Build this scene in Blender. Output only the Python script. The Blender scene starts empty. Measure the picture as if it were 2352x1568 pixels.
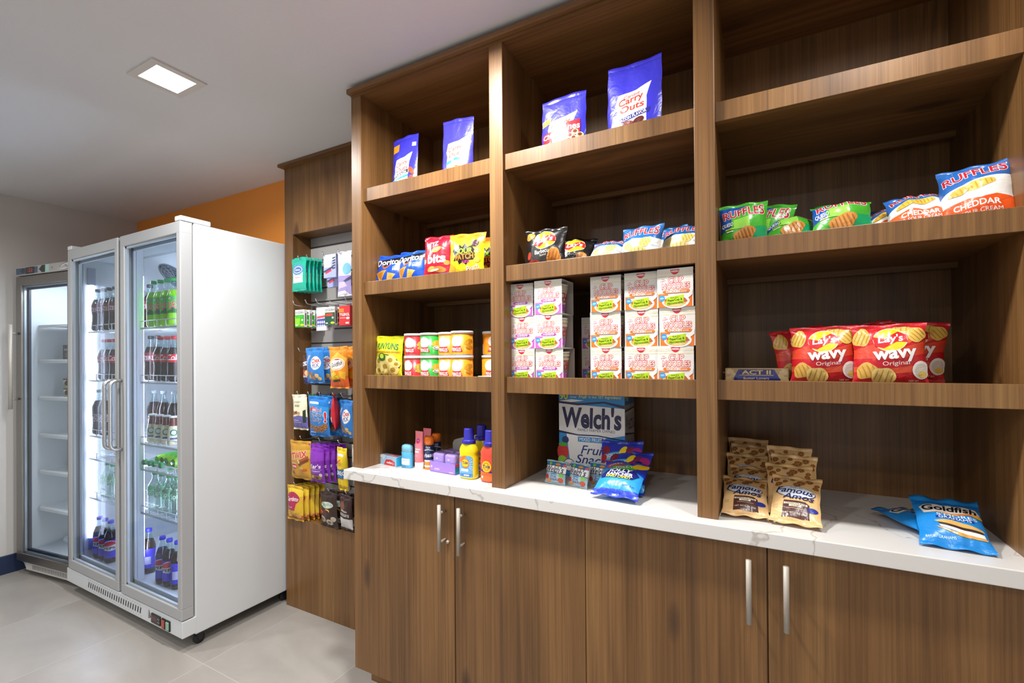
import bpy, bmesh, math, random
from mathutils import Vector, Matrix, noise
from math import sin, cos, pi, radians, sqrt

SC = bpy.context.scene
COL = SC.collection

# ------------------------------------------------------------ camera, world, exposure, lamps
F_PX = 1075.0
cam_d = bpy.data.cameras.new('camera')
cam_d.sensor_fit = 'HORIZONTAL'; cam_d.sensor_width = 36.0
cam_d.lens = F_PX * 36.0 / 2352
cam_d.shift_y = (817.25 - 784) / 2352
cam_d.clip_start = 0.05
cam = bpy.data.objects.new('camera', cam_d); COL.objects.link(cam)
yaw, pit, rol = -0.4957, 0.0049, -0.0076
fw = Vector((sin(yaw) * cos(pit), cos(yaw) * cos(pit), sin(pit)))
rt = Vector((cos(yaw), -sin(yaw), 0)); up = rt.cross(fw)
rt, up = rt * cos(rol) + up * sin(rol), up * cos(rol) - rt * sin(rol)
mw = Matrix((rt, up, -fw)).transposed().to_4x4(); mw.translation = (1.6155, -1.3048, 1.3317)
cam.matrix_world = mw
SC.camera = cam
w = bpy.data.worlds.new('world'); SC.world = w; w.use_nodes = True
w.node_tree.nodes['Background'].inputs[0].default_value = (0.96, 0.98, 1, 1)
w.node_tree.nodes['Background'].inputs[1].default_value = 0.5
SC.view_settings.view_transform = 'Standard'; SC.view_settings.look = 'None'
SC.view_settings.exposure = 0.0; SC.view_settings.gamma = 1; SC.view_settings.use_curve_mapping = False
SC.cycles.use_denoising = True
SC.cycles.max_bounces = 10; SC.cycles.diffuse_bounces = 5; SC.cycles.glossy_bounces = 5
SC.cycles.transparent_max_bounces = 24; SC.cycles.transmission_bounces = 6
SC.cycles.sample_clamp_indirect = 6; SC.cycles.caustics_reflective = False; SC.cycles.caustics_refractive = False

CEIL = 2.392
LAMPS = [(-0.348, -0.375), (0.78, -0.375), (1.9, -0.375), (-1.55, -1.15), (0.3, -1.75), (1.75, -2.1), (-0.5, -3.0), (1.4, -3.1)]  # front row first; the rest are unseen lamps added as fill light
LAMP_W = [18, 29, 9, 15, 12, 10, 12, 10]
WARM = (1, 0.985, 0.962)
for i, (lx, ly) in enumerate(LAMPS):
    d = bpy.data.lights.new('downlight_beam', 'AREA'); d.shape = 'SQUARE'; d.size = 0.125
    d.energy = LAMP_W[i]; d.color = WARM; d.spread = radians(165)
    o = bpy.data.objects.new('downlight_beam', d); o.location = (lx, ly, CEIL - 0.012); COL.objects.link(o)

# ------------------------------------------------------------ materials
_M = {}
def lin(c): return c / 12.92 if c <= 0.04045 else ((c + 0.055) / 1.055) ** 2.4
def hexc(h): return tuple(lin(int(h[i:i + 2], 16) / 255) for i in (0, 2, 4)) + (1,)
def newmat(name):
    m = bpy.data.materials.new(name); m.use_nodes = True
    return m, m.node_tree, m.node_tree.nodes['Principled BSDF']
def P(h, rough=0.35, metal=0.0, spec=0.5, bump=0.0, bscale=30):
    k = (h, rough, metal, spec, bump, bscale)
    if k in _M: return _M[k]
    m, nt, b = newmat('print_' + h)
    b.inputs['Base Color'].default_value = hexc(h); b.inputs['Roughness'].default_value = rough
    b.inputs['Metallic'].default_value = metal; b.inputs['Specular IOR Level'].default_value = spec
    if bump:
        tc = nt.nodes.new('ShaderNodeTexCoord'); n = nt.nodes.new('ShaderNodeTexNoise'); bp = nt.nodes.new('ShaderNodeBump')
        n.inputs['Scale'].default_value = bscale; n.inputs['Detail'].default_value = 4; n.inputs['Distortion'].default_value = 0.8
        bp.inputs['Strength'].default_value = bump; bp.inputs['Distance'].default_value = 0.01
        nt.links.new(tc.outputs['Object'], n.inputs['Vector']); nt.links.new(n.outputs['Fac'], bp.inputs['Height']); nt.links.new(bp.outputs[0], b.inputs['Normal'])
    _M[k] = m; return m
def foil(h): return P(h, 0.3, 0, 0.55, 0.35, 22)
def EM(h, s):
    k = ('em', h, s)
    if k in _M: return _M[k]
    m, nt, b = newmat('glow_' + h)
    b.inputs['Base Color'].default_value = hexc(h); b.inputs['Emission Color'].default_value = hexc(h); b.inputs['Emission Strength'].default_value = s
    _M[k] = m; return m
def GLASS(h='f4fbff', refl=0.9, clear=None, rough=0.0):
    k = ('gl', h, refl, clear, rough)
    if k in _M: return _M[k]
    m, nt, b = newmat('clear_' + h); nt.nodes.remove(b)
    out = nt.nodes['Material Output']
    t = nt.nodes.new('ShaderNodeBsdfTransparent'); g = nt.nodes.new('ShaderNodeBsdfGlossy'); x = nt.nodes.new('ShaderNodeMixShader')
    t.inputs[0].default_value = hexc(h); g.inputs['Roughness'].default_value = rough
    if clear is None:
        f = nt.nodes.new('ShaderNodeFresnel'); f.inputs[0].default_value = 1.5
        mm = nt.nodes.new('ShaderNodeMath'); mm.operation = 'MULTIPLY'; mm.inputs[1].default_value = refl
        nt.links.new(f.outputs[0], mm.inputs[0]); nt.links.new(mm.outputs[0], x.inputs[0])
    else: x.inputs[0].default_value = clear
    nt.links.new(t.outputs[0], x.inputs[1]); nt.links.new(g.outputs[0], x.inputs[2]); nt.links.new(x.outputs[0], out.inputs[0])
    _M[k] = m; return m
def nd(nt, t, **kw):
    n = nt.nodes.new('ShaderNode' + t)
    for k, v in kw.items():
        if k in n.inputs: n.inputs[k].default_value = v
        elif k.startswith('i') and k[1:].isdigit(): n.inputs[int(k[1:])].default_value = v
        else: setattr(n, k, v)
    return n
def mth(nt, op, a, b=None, c=None):
    n = nt.nodes.new('ShaderNodeMath'); n.operation = op
    for i, v in enumerate((a, b, c)):
        if v is None: continue
        if isinstance(v, (int, float)): n.inputs[i].default_value = v
        else: nt.links.new(v, n.inputs[i])
    return n.outputs[0]
def ramp(nt, fac, stops):
    r = nt.nodes.new('ShaderNodeValToRGB'); e = r.color_ramp.elements
    while len(e) < len(stops): e.new(0.5)
    for q, (p_, h) in zip(e, stops): q.position = p_; q.color = hexc(h)
    nt.links.new(fac, r.inputs[0]); return r.outputs[0]
def mixc(nt, fac, a, b, mode='MIX'):
    n = nt.nodes.new('ShaderNodeMix'); n.data_type = 'RGBA'; n.blend_type = mode
    for sock, v in ((n.inputs[0], fac), (n.inputs[6], a), (n.inputs[7], b)):
        if isinstance(v, (int, float)): sock.default_value = v
        elif isinstance(v, tuple): sock.default_value = v
        else: nt.links.new(v, sock)
    return n.outputs[2]
def wood(axis):
    m, nt, b = newmat('walnut_laminate_' + axis)
    L = nt.links
    tc = nd(nt, 'TexCoord'); oi = nd(nt, 'ObjectInfo')
    off = mth(nt, 'MULTIPLY', oi.outputs['Random'], 37.0)
    add = nd(nt, 'VectorMath', operation='ADD'); L.new(tc.outputs['Object'], add.inputs[0]); L.new(off, add.inputs[1])
    def mp(sx, sl):
        q = nd(nt, 'Mapping'); s = {'z': (sx, sx, sl), 'x': (sl, sx, sx)}[axis]
        q.inputs['Scale'].default_value = s; L.new(add.outputs[0], q.inputs[0]); return q.outputs[0]
    n1 = nd(nt, 'TexNoise', Scale=1.0, Detail=5.0, Roughness=0.6, Distortion=0.35); L.new(mp(8.5, 0.4), n1.inputs['Vector'])
    n2 = nd(nt, 'TexNoise', Scale=1.0, Detail=3.0, Roughness=0.7); L.new(mp(170, 1.6), n2.inputs['Vector'])
    n3 = nd(nt, 'TexNoise', Scale=1.0, Detail=1.5, Roughness=0.4, Distortion=0.25); L.new(mp(4.2, 0.75), n3.inputs['Vector'])
    rg = mth(nt, 'SINE', mth(nt, 'MULTIPLY', n3.outputs['Fac'], 70.0))
    rg = mth(nt, 'MULTIPLY_ADD', rg, 0.5, 0.5)
    n4 = nd(nt, 'TexNoise', Scale=1.0, Detail=2.0); L.new(mp(19, 0.35), n4.inputs['Vector'])
    col = ramp(nt, n1.outputs['Fac'], [(0.22, '4f371d'), (0.40, '75522e'), (0.55, '855f37'), (0.78, '9a7445')])
    n5 = nd(nt, 'TexNoise', Scale=1.0, Detail=1.0); L.new(mp(3.4, 0.5), n5.inputs['Vector'])
    zone = mth(nt, 'MINIMUM', mth(nt, 'MAXIMUM', mth(nt, 'MULTIPLY', mth(nt, 'SUBTRACT', n5.outputs['Fac'], 0.47), 7.0), 0.12), 1.0)
    rg = mth(nt, 'POWER', rg, 1.8)
    k1 = mixc(nt, mth(nt, 'MULTIPLY', mth(nt, 'MULTIPLY', rg, zone), 0.5), col, hexc('5f4226'))
    streak = mth(nt, 'MULTIPLY', mth(nt, 'SUBTRACT', 0.37, n4.outputs['Fac']), 6.0); streak = mth(nt, 'MINIMUM', mth(nt, 'MAXIMUM', streak, 0.0), 0.55)
    k2 = mixc(nt, streak, k1, hexc('4a3421'))
    fine = ramp(nt, n2.outputs['Fac'], [(0.3, 'b9b1a8'), (0.6, 'ffffff')])
    k3 = mixc(nt, 0.7, k2, fine, 'MULTIPLY')
    vo = nd(nt, 'TexVoronoi', Scale=1.0); L.new(mp(5.2, 1.7), vo.inputs['Vector'])
    kn = mth(nt, 'MINIMUM', mth(nt, 'MAXIMUM', mth(nt, 'MULTIPLY', mth(nt, 'SUBTRACT', 0.13, vo.outputs['Distance']), 11.0), 0.0), 0.75)
    k4 = mixc(nt, kn, k3, hexc('38261a'))
    L.new(k4, b.inputs['Base Color'])
    b.inputs['Roughness'].default_value = 0.38; b.inputs['Specular IOR Level'].default_value = 0.45
    bp = nd(nt, 'Bump', Strength=0.12, Distance=0.002); L.new(n2.outputs['Fac'], bp.inputs['Height']); L.new(bp.outputs[0], b.inputs['Normal'])
    return m
WV, WX = wood('z'), wood('x')
def quartz():
    m, nt, b = newmat('veined_quartz'); L = nt.links
    tc = nd(nt, 'TexCoord')
    n = nd(nt, 'TexNoise', Scale=2.4, Detail=5.0, Roughness=0.6); L.new(tc.outputs['Object'], n.inputs['Vector'])
    mx = nd(nt, 'VectorMath', operation='MULTIPLY_ADD'); L.new(n.outputs['Color'], mx.inputs[0]); mx.inputs[1].default_value = (0.75, 0.75, 0.75); L.new(tc.outputs['Object'], mx.inputs[2])
    v = nd(nt, 'TexVoronoi', feature='DISTANCE_TO_EDGE', Scale=1.7); L.new(mx.outputs[0], v.inputs['Vector'])
    n2 = nd(nt, 'TexNoise', Scale=2.7, Detail=2.0); L.new(tc.outputs['Object'], n2.inputs['Vector'])
    wd = mth(nt, 'MAXIMUM', mth(nt, 'MULTIPLY', mth(nt, 'SUBTRACT', n2.outputs['Fac'], 0.44), 0.082), 0.0001)
    f = mth(nt, 'SUBTRACT', 1.0, mth(nt, 'MINIMUM', mth(nt, 'DIVIDE', v.outputs['Distance'], wd), 1.0))
    f = mth(nt, 'MULTIPLY', mth(nt, 'POWER', f, 0.8), 0.5)
    c = mixc(nt, f, hexc('dcd9d5'), hexc('8f8072'))
    L.new(c, b.inputs['Base Color']); b.inputs['Roughness'].default_value = 0.22
    return m
QZ = quartz()
def floor_mat():
    m, nt, b = newmat('porcelain_floor_tile'); L = nt.links
    g = nd(nt, 'NewGeometry'); s = nd(nt, 'SeparateXYZ'); L.new(g.outputs['Position'], s.inputs[0])
    def line(o, sz, org):
        t = mth(nt, 'FRACT', mth(nt, 'DIVIDE', mth(nt, 'SUBTRACT', o, org), sz))
        d = mth(nt, 'MULTIPLY', mth(nt, 'MINIMUM', t, mth(nt, 'SUBTRACT', 1.0, t)), sz)
        return mth(nt, 'LESS_THAN', d, 0.0016)
    ln = mth(nt, 'MAXIMUM', line(s.outputs[0], 0.6, -1.168), line(s.outputs[1], 1.2, -0.14))
    fx = mth(nt, 'FLOOR', mth(nt, 'DIVIDE', mth(nt, 'ADD', s.outputs[0], 1.168), 0.6))
    fy = mth(nt, 'FLOOR', mth(nt, 'DIVIDE', mth(nt, 'ADD', s.outputs[1], 0.14), 1.2))
    cv = nd(nt, 'CombineXYZ'); L.new(fx, cv.inputs[0]); L.new(fy, cv.inputs[1]); wn = nd(nt, 'TexWhiteNoise'); L.new(cv.outputs[0], wn.inputs['Vector'])
    ad = nd(nt, 'VectorMath', operation='MULTIPLY_ADD'); L.new(wn.outputs['Color'], ad.inputs[0]); ad.inputs[1].default_value = (9, 9, 9); L.new(g.outputs['Position'], ad.inputs[2])
    mp = nd(nt, 'Mapping'); mp.inputs['Scale'].default_value = (1.6, 3.2, 1); mp.inputs['Rotation'].default_value = (0, 0, 0.5); L.new(ad.outputs[0], mp.inputs[0])
    n = nd(nt, 'TexNoise', Scale=1.1, Detail=6.0, Roughness=0.55, Distortion=0.7); L.new(mp.outputs[0], n.inputs['Vector'])
    c = ramp(nt, n.outputs['Fac'], [(0.3, '97928c'), (0.55, 'a29d97'), (0.75, 'ada8a2')])
    L.new(mixc(nt, mth(nt, 'MULTIPLY', ln, 0.75), c, hexc('bdb8b2')), b.inputs['Base Color'])
    b.inputs['Roughness'].default_value = 0.36; b.inputs['Specular IOR Level'].default_value = 0.45
    return m
def paint(name, h, rough=0.6, amt=0.10, scale=260):
    m, nt, b = newmat(name); L = nt.links
    tc = nd(nt, 'TexCoord'); n = nd(nt, 'TexNoise', Scale=scale, Detail=2.0); L.new(tc.outputs['Object'], n.inputs['Vector'])
    bp = nd(nt, 'Bump', Strength=amt, Distance=0.003); L.new(n.outputs['Fac'], bp.inputs['Height']); L.new(bp.outputs[0], b.inputs['Normal'])
    b.inputs['Base Color'].default_value = hexc(h); b.inputs['Roughness'].default_value = rough
    return m
def brushed(name, h, rough=0.32, metal=1.0, axis=2):
    m, nt, b = newmat(name); L = nt.links
    tc = nd(nt, 'TexCoord'); mp = nd(nt, 'Mapping'); s = [400, 400, 400]; s[axis] = 3; mp.inputs['Scale'].default_value = s
    L.new(tc.outputs['Object'], mp.inputs[0]); n = nd(nt, 'TexNoise', Scale=1.0, Detail=2.0); L.new(mp.outputs[0], n.inputs['Vector'])
    r = mth(nt, 'MULTIPLY_ADD', n.outputs['Fac'], 0.2, rough - 0.1); L.new(r, b.inputs['Roughness'])
    b.inputs['Base Color'].default_value = hexc(h); b.inputs['Metallic'].default_value = metal
    return m
NICKEL = brushed('brushed_nickel', 'b3aba0', 0.5, 0.3)
STEEL = brushed('brushed_steel', '8f8a84', 0.38)
CHROME = P('d8d8d8', 0.14, 1.0)
WHITE = paint('white_enamel', 'd5d9dc', 0.35, 0.04, 180)
LINER = paint('fridge_liner', 'e4e8ee', 0.45, 0.02)
ALU = brushed('door_aluminium', 'aeb0b2', 0.45, 0.15)
BLACK = P('151515', 0.5)
DGREY = P('3a3a3c', 0.5)

# ------------------------------------------------------------ mesh helpers
class MB:
    def __init__(s): s.v = []; s.f = []; s.m = []; s.s = []; s.mats = []
    def mi(s, mat):
        if isinstance(mat, str): mat = P(mat)
        if mat not in s.mats: s.mats.append(mat)
        return s.mats.index(mat)
    def add(s, vs, fs, mat, smooth=False):
        o = len(s.v); s.v += [tuple(q) for q in vs]
        multi = isinstance(mat, list); k = None if multi else s.mi(mat)
        for i, f in enumerate(fs):
            s.f.append([a + o for a in f]); s.m.append(s.mi(mat[i]) if multi else k); s.s.append(smooth)
        return s
    def box(s, x0, x1, y0, y1, z0, z1, mat, b=0.0, hm=None, seg=2, rot=None):
        bm = bmesh.new(); bmesh.ops.create_cube(bm, size=1)
        for q in bm.verts: q.co = Vector(((x0 + x1) / 2 + q.co.x * (x1 - x0), (y0 + y1) / 2 + q.co.y * (y1 - y0), (z0 + z1) / 2 + q.co.z * (z1 - z0)))
        if b: bmesh.ops.bevel(bm, geom=bm.edges[:], offset=min(b, 0.45 * min(abs(x1 - x0), abs(y1 - y0), abs(z1 - z0))), segments=seg, affect='EDGES', profile=0.5)
        if rot: bmesh.ops.transform(bm, matrix=rot, verts=bm.verts)
        bm.normal_update(); bm.verts.index_update()
        fs = [[q.index for q in f.verts] for f in bm.faces]
        mm = [hm if hm and abs(f.normal.z) > 0.7 else mat for f in bm.faces]
        s.add([q.co[:] for q in bm.verts], fs, mm, False); bm.free(); return s
    def prism(s, pts, d0, d1, mat, axis='y'):
        n = len(pts); mk = {'y': lambda a, b, d: (a, d, b), 'x': lambda a, b, d: (d, a, b), 'z': lambda a, b, d: (a, b, d)}[axis]
        vs = [mk(a, b, d0) for a, b in pts] + [mk(a, b, d1) for a, b in pts]
        fs = [list(range(n))[::-1], list(range(n, 2 * n))] + [[i, (i + 1) % n, n + (i + 1) % n, n + i] for i in range(n)]
        return s.add(vs, fs, mat)
    def tube(s, pts, r, mat, n=8, closed=False):
        pts = [Vector(p) for p in pts]; N = len(pts); vs = []; nrm = None
        for i, p in enumerate(pts):
            a = pts[(i - 1) % N] if (i or closed) else p; c = pts[(i + 1) % N] if (i < N - 1 or closed) else p
            t = (c - a).normalized()
            if nrm is None: nrm = t.orthogonal().normalized()
            nrm = (nrm - t * nrm.dot(t)).normalized(); bi = t.cross(nrm)
            rr = r[i] if isinstance(r, (list, tuple)) else r
            vs += [p + (nrm * cos(2 * pi * k / n) + bi * sin(2 * pi * k / n)) * rr for k in range(n)]
        fs = [[i * n + k, i * n + (k + 1) % n, ((i + 1) % N) * n + (k + 1) % n, ((i + 1) % N) * n + k] for i in range(N if closed else N - 1) for k in range(n)]
        if not closed: fs += [list(range(n))[::-1], [(N - 1) * n + k for k in range(n)]]
        return s.add(vs, fs, mat, True)
    def loft(s, secs, n=28, e=2.0, cap=True, smooth=True, cx=0, cy=0):
        # secs: (z, rx, ry, mat of the band above)
        vs = []; fs = []; mm = []
        for (z, rx, ry, _) in secs:
            for k in range(n):
                a = 2 * pi * k / n; c, q = cos(a), sin(a)
                vs.append((cx + rx * math.copysign(abs(c) ** (2 / e), c), cy + ry * math.copysign(abs(q) ** (2 / e), q), z))
        for i in range(len(secs) - 1):
            for k in range(n):
                fs.append([i * n + k, i * n + (k + 1) % n, (i + 1) * n + (k + 1) % n, (i + 1) * n + k]); mm.append(secs[i][3])
        if cap:
            fs.append(list(range(n))[::-1]); mm.append(secs[0][3]); fs.append([(len(secs) - 1) * n + k for k in range(n)]); mm.append(secs[-2][3])
        return s.add(vs, fs, mm, smooth)
    def art(s, items, fn, W, H, L=None, eps=0.00022, smooth=True):
        L = L or W / 11
        if L == 9 and eps == 0.00022: eps = 0.00016
        done = []
        for i, it in enumerate(items):
            for mat, vs, fs in shape2d(it, W, H, L, i):
                xs = [q[0] for q in vs]; ys = [q[1] for q in vs]; bb = (min(xs), max(xs), min(ys), max(ys))
                lv = 1 + max([l for q, l in done if q[0] < bb[1] and bb[0] < q[1] and q[2] < bb[3] and bb[2] < q[3]], default=0)
                done.append((bb, lv))
                s.add([fn(x, y, eps * lv) for x, y in vs], fs, mat[0], smooth)
        return s
    def mesh(s, name):
        me = bpy.data.meshes.new(name); me.from_pydata(s.v, [], s.f)
        for q in s.mats: me.materials.append(q)
        me.polygons.foreach_set('material_index', s.m); me.polygons.foreach_set('use_smooth', s.s)
        me.update(); me.validate(); return me
    def build(s, name, parent=None, loc=None, rot=None, label=None):
        o = bpy.data.objects.new(name, s.mesh(name)); COL.objects.link(o)
        if parent: o.parent = parent
        if loc: o.location = loc
        if rot: o.rotation_euler = rot
        if label: o['label'] = label
        return o
def tag(o, label, cat, group=None):
    o['label'] = label; o['category'] = cat
    if group: o['group'] = group
    return o
def thing(name, label, cat, loc=(0, 0, 0), rot=(0, 0, 0), group=None):
    o = bpy.data.objects.new(name, None); o.empty_display_size = 0.05; COL.objects.link(o)
    o.location = loc; o.rotation_euler = rot if isinstance(rot, tuple) else (0, 0, rot)
    return tag(o, label, cat, group)
def place(kit, name, label, cat, loc, rot=(0, 0, 0), group=None, scale=None):
    t = thing(name, label, cat, loc, rot, group)
    for k in kit:
        o = bpy.data.objects.new(k[0], k[1]); COL.objects.link(o); o.parent = t
        if len(k) > 2 and k[2]:
            for sn, sm in k[2]:
                q = bpy.data.objects.new(sn, sm); COL.objects.link(q); q.parent = o
    if scale: t.scale = scale
    return t
def struct(o): o['kind'] = 'structure'; return o

# ------------------------------------------------------------ flat print shapes, later laid onto a surface
_T = {}
def textmesh(s, bold, shear):
    k = (s, round(bold, 3), round(shear, 2))
    if k in _T: return _T[k]
    c = bpy.data.curves.new('t', 'FONT'); c.body = s; c.size = 1; c.offset = bold; c.shear = shear; c.resolution_u = 3; c.align_x = 'LEFT'
    o = bpy.data.objects.new('t', c); COL.objects.link(o)
    me = bpy.data.meshes.new_from_object(o)
    vs = [(q.co.x, q.co.y) for q in me.vertices]; fs = [list(p.vertices) for p in me.polygons]
    bpy.data.objects.remove(o); bpy.data.curves.remove(c); bpy.data.meshes.remove(me)
    xs = [a for a, b in vs] or [0, 1]; ys = [b for a, b in vs] or [0, 1]
    _T[k] = (vs, fs, (min(xs), max(xs), min(ys), max(ys))); return _T[k]
def subdiv(vs, fs, L):
    bm = bmesh.new(); q = [bm.verts.new((a, b, 0)) for a, b in vs]
    for f in fs:
        try: bm.faces.new([q[i] for i in f])
        except ValueError: pass
    bm.normal_update()
    bmesh.ops.triangulate(bm, faces=bm.faces[:], ngon_method='EAR_CLIP')
    for _ in range(7):
        es = [e for e in bm.edges if e.calc_length() > L]
        if not es: break
        bmesh.ops.subdivide_edges(bm, edges=es, cuts=1)
        ng = [f for f in bm.faces if len(f.verts) > 3]
        if ng: bmesh.ops.triangulate(bm, faces=ng)
    bm.normal_update()
    for f in bm.faces:
        if f.normal.z < 0: f.normal_flip()
    bm.verts.index_update()
    r = [(v.co.x, v.co.y) for v in bm.verts], [[v.index for v in f.verts] for f in bm.faces]
    bm.free(); return r
def rgb(c): return c if not isinstance(c, str) else foil(c)
def shape2d(it, W, H, L, i):
    # item coordinates: x in -.5...5 of W, y in 0..1 of H; sizes in fractions of W. Yields (mat, layer), verts (metric), faces
    t = it[0]; out = []
    if t == 'T':
        _, col, s, cx, cy, w, h = it[:7]; o = it[7] if len(it) > 7 else {}
        bold, sh, rot, arch, grow, ol, olc = [o.get(k, d) for k, d in (('b', 0.012), ('sh', 0), ('r', 0), ('arch', 0), ('grow', 0), ('ol', 0), ('olc', None))]
        x0, x1, y0, y1 = textmesh(s, 0.0 if 'M' in s else bold * 0.62, sh)[2]
        if x1 - x0 < 1e-6: return []
        bold *= 0.0 if 'M' in s else 0.62; ol *= 0.75
        passes = ([(olc, bold + ol, 0)] if ol else []) + [(col, bold, 1)]
        a = radians(rot)
        for c, bb, dl in passes:
            vs, fs, _b = textmesh(s, bb, sh)
            vs, fs = subdiv([((x - (x0 + x1) / 2) / (x1 - x0) * w * W, (y - (y0 + y1) / 2) / (y1 - y0) * h * W) for x, y in vs], fs, L)
            r = []
            for x, y in vs:
                u = x / (0.5 * w * W); y = y * (1 + grow * u) + arch * W * (1 - u * u)
                r.append((cx * W + x * cos(a) - y * sin(a), cy * H + x * sin(a) + y * cos(a)))
            out.append(((rgb(c), i + 0.5 * dl), r, fs))
    elif t == 'E':
        _, col, cx, cy, rx, ry = it[:6]; a = radians(it[6]) if len(it) > 6 else 0; n = 26
        wob = it[7] if len(it) > 7 else 0
        pts = []
        for k in range(n):
            q = 2 * pi * k / n; rr = 1 + wob * sin(3 * q + cx * 9) + wob * 0.6 * sin(5 * q + cy * 7)
            x, y = rx * W * cos(q) * rr, ry * W * sin(q) * rr
            pts.append((cx * W + x * cos(a) - y * sin(a), cy * H + x * sin(a) + y * cos(a)))
        vs, fs = subdiv(pts, [list(range(n))], L); out.append(((rgb(col), i), vs, fs))
    elif t == 'P':
        pts = [(x * W, y * H) for x, y in it[2]]
        vs, fs = subdiv(pts, [list(range(len(pts)))], L); out.append(((rgb(it[1]), i), vs, fs))
    elif t == 'R':
        _, col, x0, y0, x1, y1 = it[:6]; a = radians(it[6]) if len(it) > 6 else 0
        mx, my = (x0 + x1) / 2 * W, (y0 + y1) / 2 * H; pts = []
        for x, y in ((x0, y0), (x1, y0), (x1, y1), (x0, y1)):
            dx, dy = x * W - mx, y * H - my; pts.append((mx + dx * cos(a) - dy * sin(a), my + dx * sin(a) + dy * cos(a)))
        vs, fs = subdiv(pts, [[0, 1, 2, 3]], L); out.append(((rgb(col), i), vs, fs))
    return out
def chip(cx, cy, rx, ry, rot, c='dcb254', c2='b98a34', n=4):
    r = [('E', c, cx, cy, rx, ry, rot, 0.07)]; a = radians(rot)
    for k in range(n):
        d = (k + 0.5) / n * 2 - 1; hh = sqrt(max(0.05, 1 - d * d)) * ry * 0.85
        r.append(('E', c2, cx + d * rx * 0.9 * cos(a), cy + d * rx * 0.9 * sin(a), rx * 0.05, hh, rot))
    return r
def cookie(cx, cy, r, s=0):
    o = [('E', 'a8703a', cx, cy, r, r * 0.8, 20 * s, 0.05)]
    for k in range(5): o.append(('E', '4a2814', cx + r * 0.55 * cos(k * 1.3 + s), cy + r * 0.4 * sin(k * 1.3 + s), r * 0.17, r * 0.14))
    return o

# ------------------------------------------------------------ bags
def bag(W, H, D, base, items=(), seed=0, seal=0.008, sealc=None, style='pillow', wr=1.0, top=None, flop=0.0, bend=0.0, res=(26, 30), back=None, clear=None, L=None, nobot=False):
    sealc = sealc or base
    rnd = random.Random(seed); ph = [rnd.uniform(0, 6.28) for _ in range(8)]
    if style == 'pouch': prof = lambda v: (1 - v) ** 0.75 * (0.35 + 0.65 * min(1, v * 6)) + 0.03
    elif style == 'low': prof = lambda v: max(0.0, sin(pi * v ** 0.62)) ** 0.62
    else: prof = lambda v: max(0.0, sin(pi * v)) ** 0.55
    def S(u, v, sd=-1):
        vv = min(1, max(0, v)); p = prof(vv); au = min(1.0, abs(u))
        e = (1 - au ** 2.4) ** 0.75
        hw = W / 2 * (1 - 0.075 * p * (style != 'pouch')) * (1 + 0.012 * sin(vv * 17 + ph[0]))
        x = u * hw; z = v * H
        k = D * 0.5
        y = sd * k * p * e
        q = noise.noise(Vector((u * 1.7 + seed, vv * 2.2, sd * 2.0))) * 0.20 * k * e * wr * min(1, 5 * p)
        g = sin(u * 13 + ph[1] + 2 * sin(u * 5 + ph[2])) * math.exp(-vv * 9) + sin(u * 11 + ph[3] + 2 * sin(u * 4 + ph[4])) * math.exp(-(1 - vv) * 8)
        y += sd * (q + 0.085 * k * g * wr * (1 - au ** 4) * min(1, p * 3))
        y += flop * max(0, vv - 0.62) ** 2 * 7 * H * 0.3 * (1 + 0.3 * sin(u * 2 + ph[5])) + bend * vv * vv * H
        z -= abs(flop) * max(0, vv - 0.7) ** 2 * H * 1.2
        z += H * 0.012 * sin(u * 2.5 + ph[6]) * vv
        return Vector((x, y, z))
    def fn(x, y, off):
        u = max(-1, min(1, 2 * x / W)); v = max(0.004, min(0.996, y / H)); d = 0.01
        a = S(u - d, v) if u > 0 else S(u, v); b = S(u, v) if u > 0 else S(u + d, v)
        c = S(u, max(0, v - d)); e = S(u, min(1, v + d))
        n = (b - a).cross(e - c); n.normalize()
        if n.y > 0: n = -n
        return S(u, v) + n * off
    mb = MB(); nu, nv = res; bk = back or base
    for sd, mt in ((-1, rgb(clear or base)), (1, rgb(clear or bk))):
        vs = [S(-1 + 2 * i / nu, j / nv, sd) for j in range(nv + 1) for i in range(nu + 1)]
        fs = [[j * (nu + 1) + i, j * (nu + 1) + i + 1, (j + 1) * (nu + 1) + i + 1, (j + 1) * (nu + 1) + i] for j in range(nv) for i in range(nu)]
        if sd == 1: fs = [f[::-1] for f in fs]
        mb.add(vs, fs, mt, True)
    if items: mb.art(items, fn, W, H, L or W / 26, eps=0.00028)
    kit = [('pouch', mb.mesh('pouch'))]
    def strip(v0, sgn, hs, name, col):
        m = MB(); n = 30; vs = []
        for sd in (-1, 1):
            for j in range(3):
                for i in range(n + 1):
                    u = -1 + 2 * i / n; p0 = S(u, v0); t = j / 2
                    vs.append((p0.x * (1 + 0.004 * j), p0.y + sd * 0.0006 + 0.0025 * wr * sin(u * 7 + ph[7]) * t + sgn * flop * hs * t * 0.6, p0.z + sgn * hs * t))
        q = 3 * (n + 1); fs = []
        for b0 in (0, q):
            for j in range(2):
                for i in range(n):
                    f = [b0 + j * (n + 1) + i, b0 + j * (n + 1) + i + 1, b0 + (j + 1) * (n + 1) + i + 1, b0 + (j + 1) * (n + 1) + i]
                    fs.append(f if b0 == 0 else f[::-1])
        e = 2 * (n + 1)
        fs += [[e + i, e + i + 1, q + e + i + 1, q + e + i] for i in range(n)]
        m.add(vs, fs, rgb(col), True); return (name, m.mesh(name))
    if seal:
        kit.append(strip(1.0, 1, top or seal, 'top_seal', sealc))
        if style != 'pouch' and not nobot: kit.append(strip(0.0, -1, seal, 'bottom_seal', sealc))
    return kit
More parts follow.
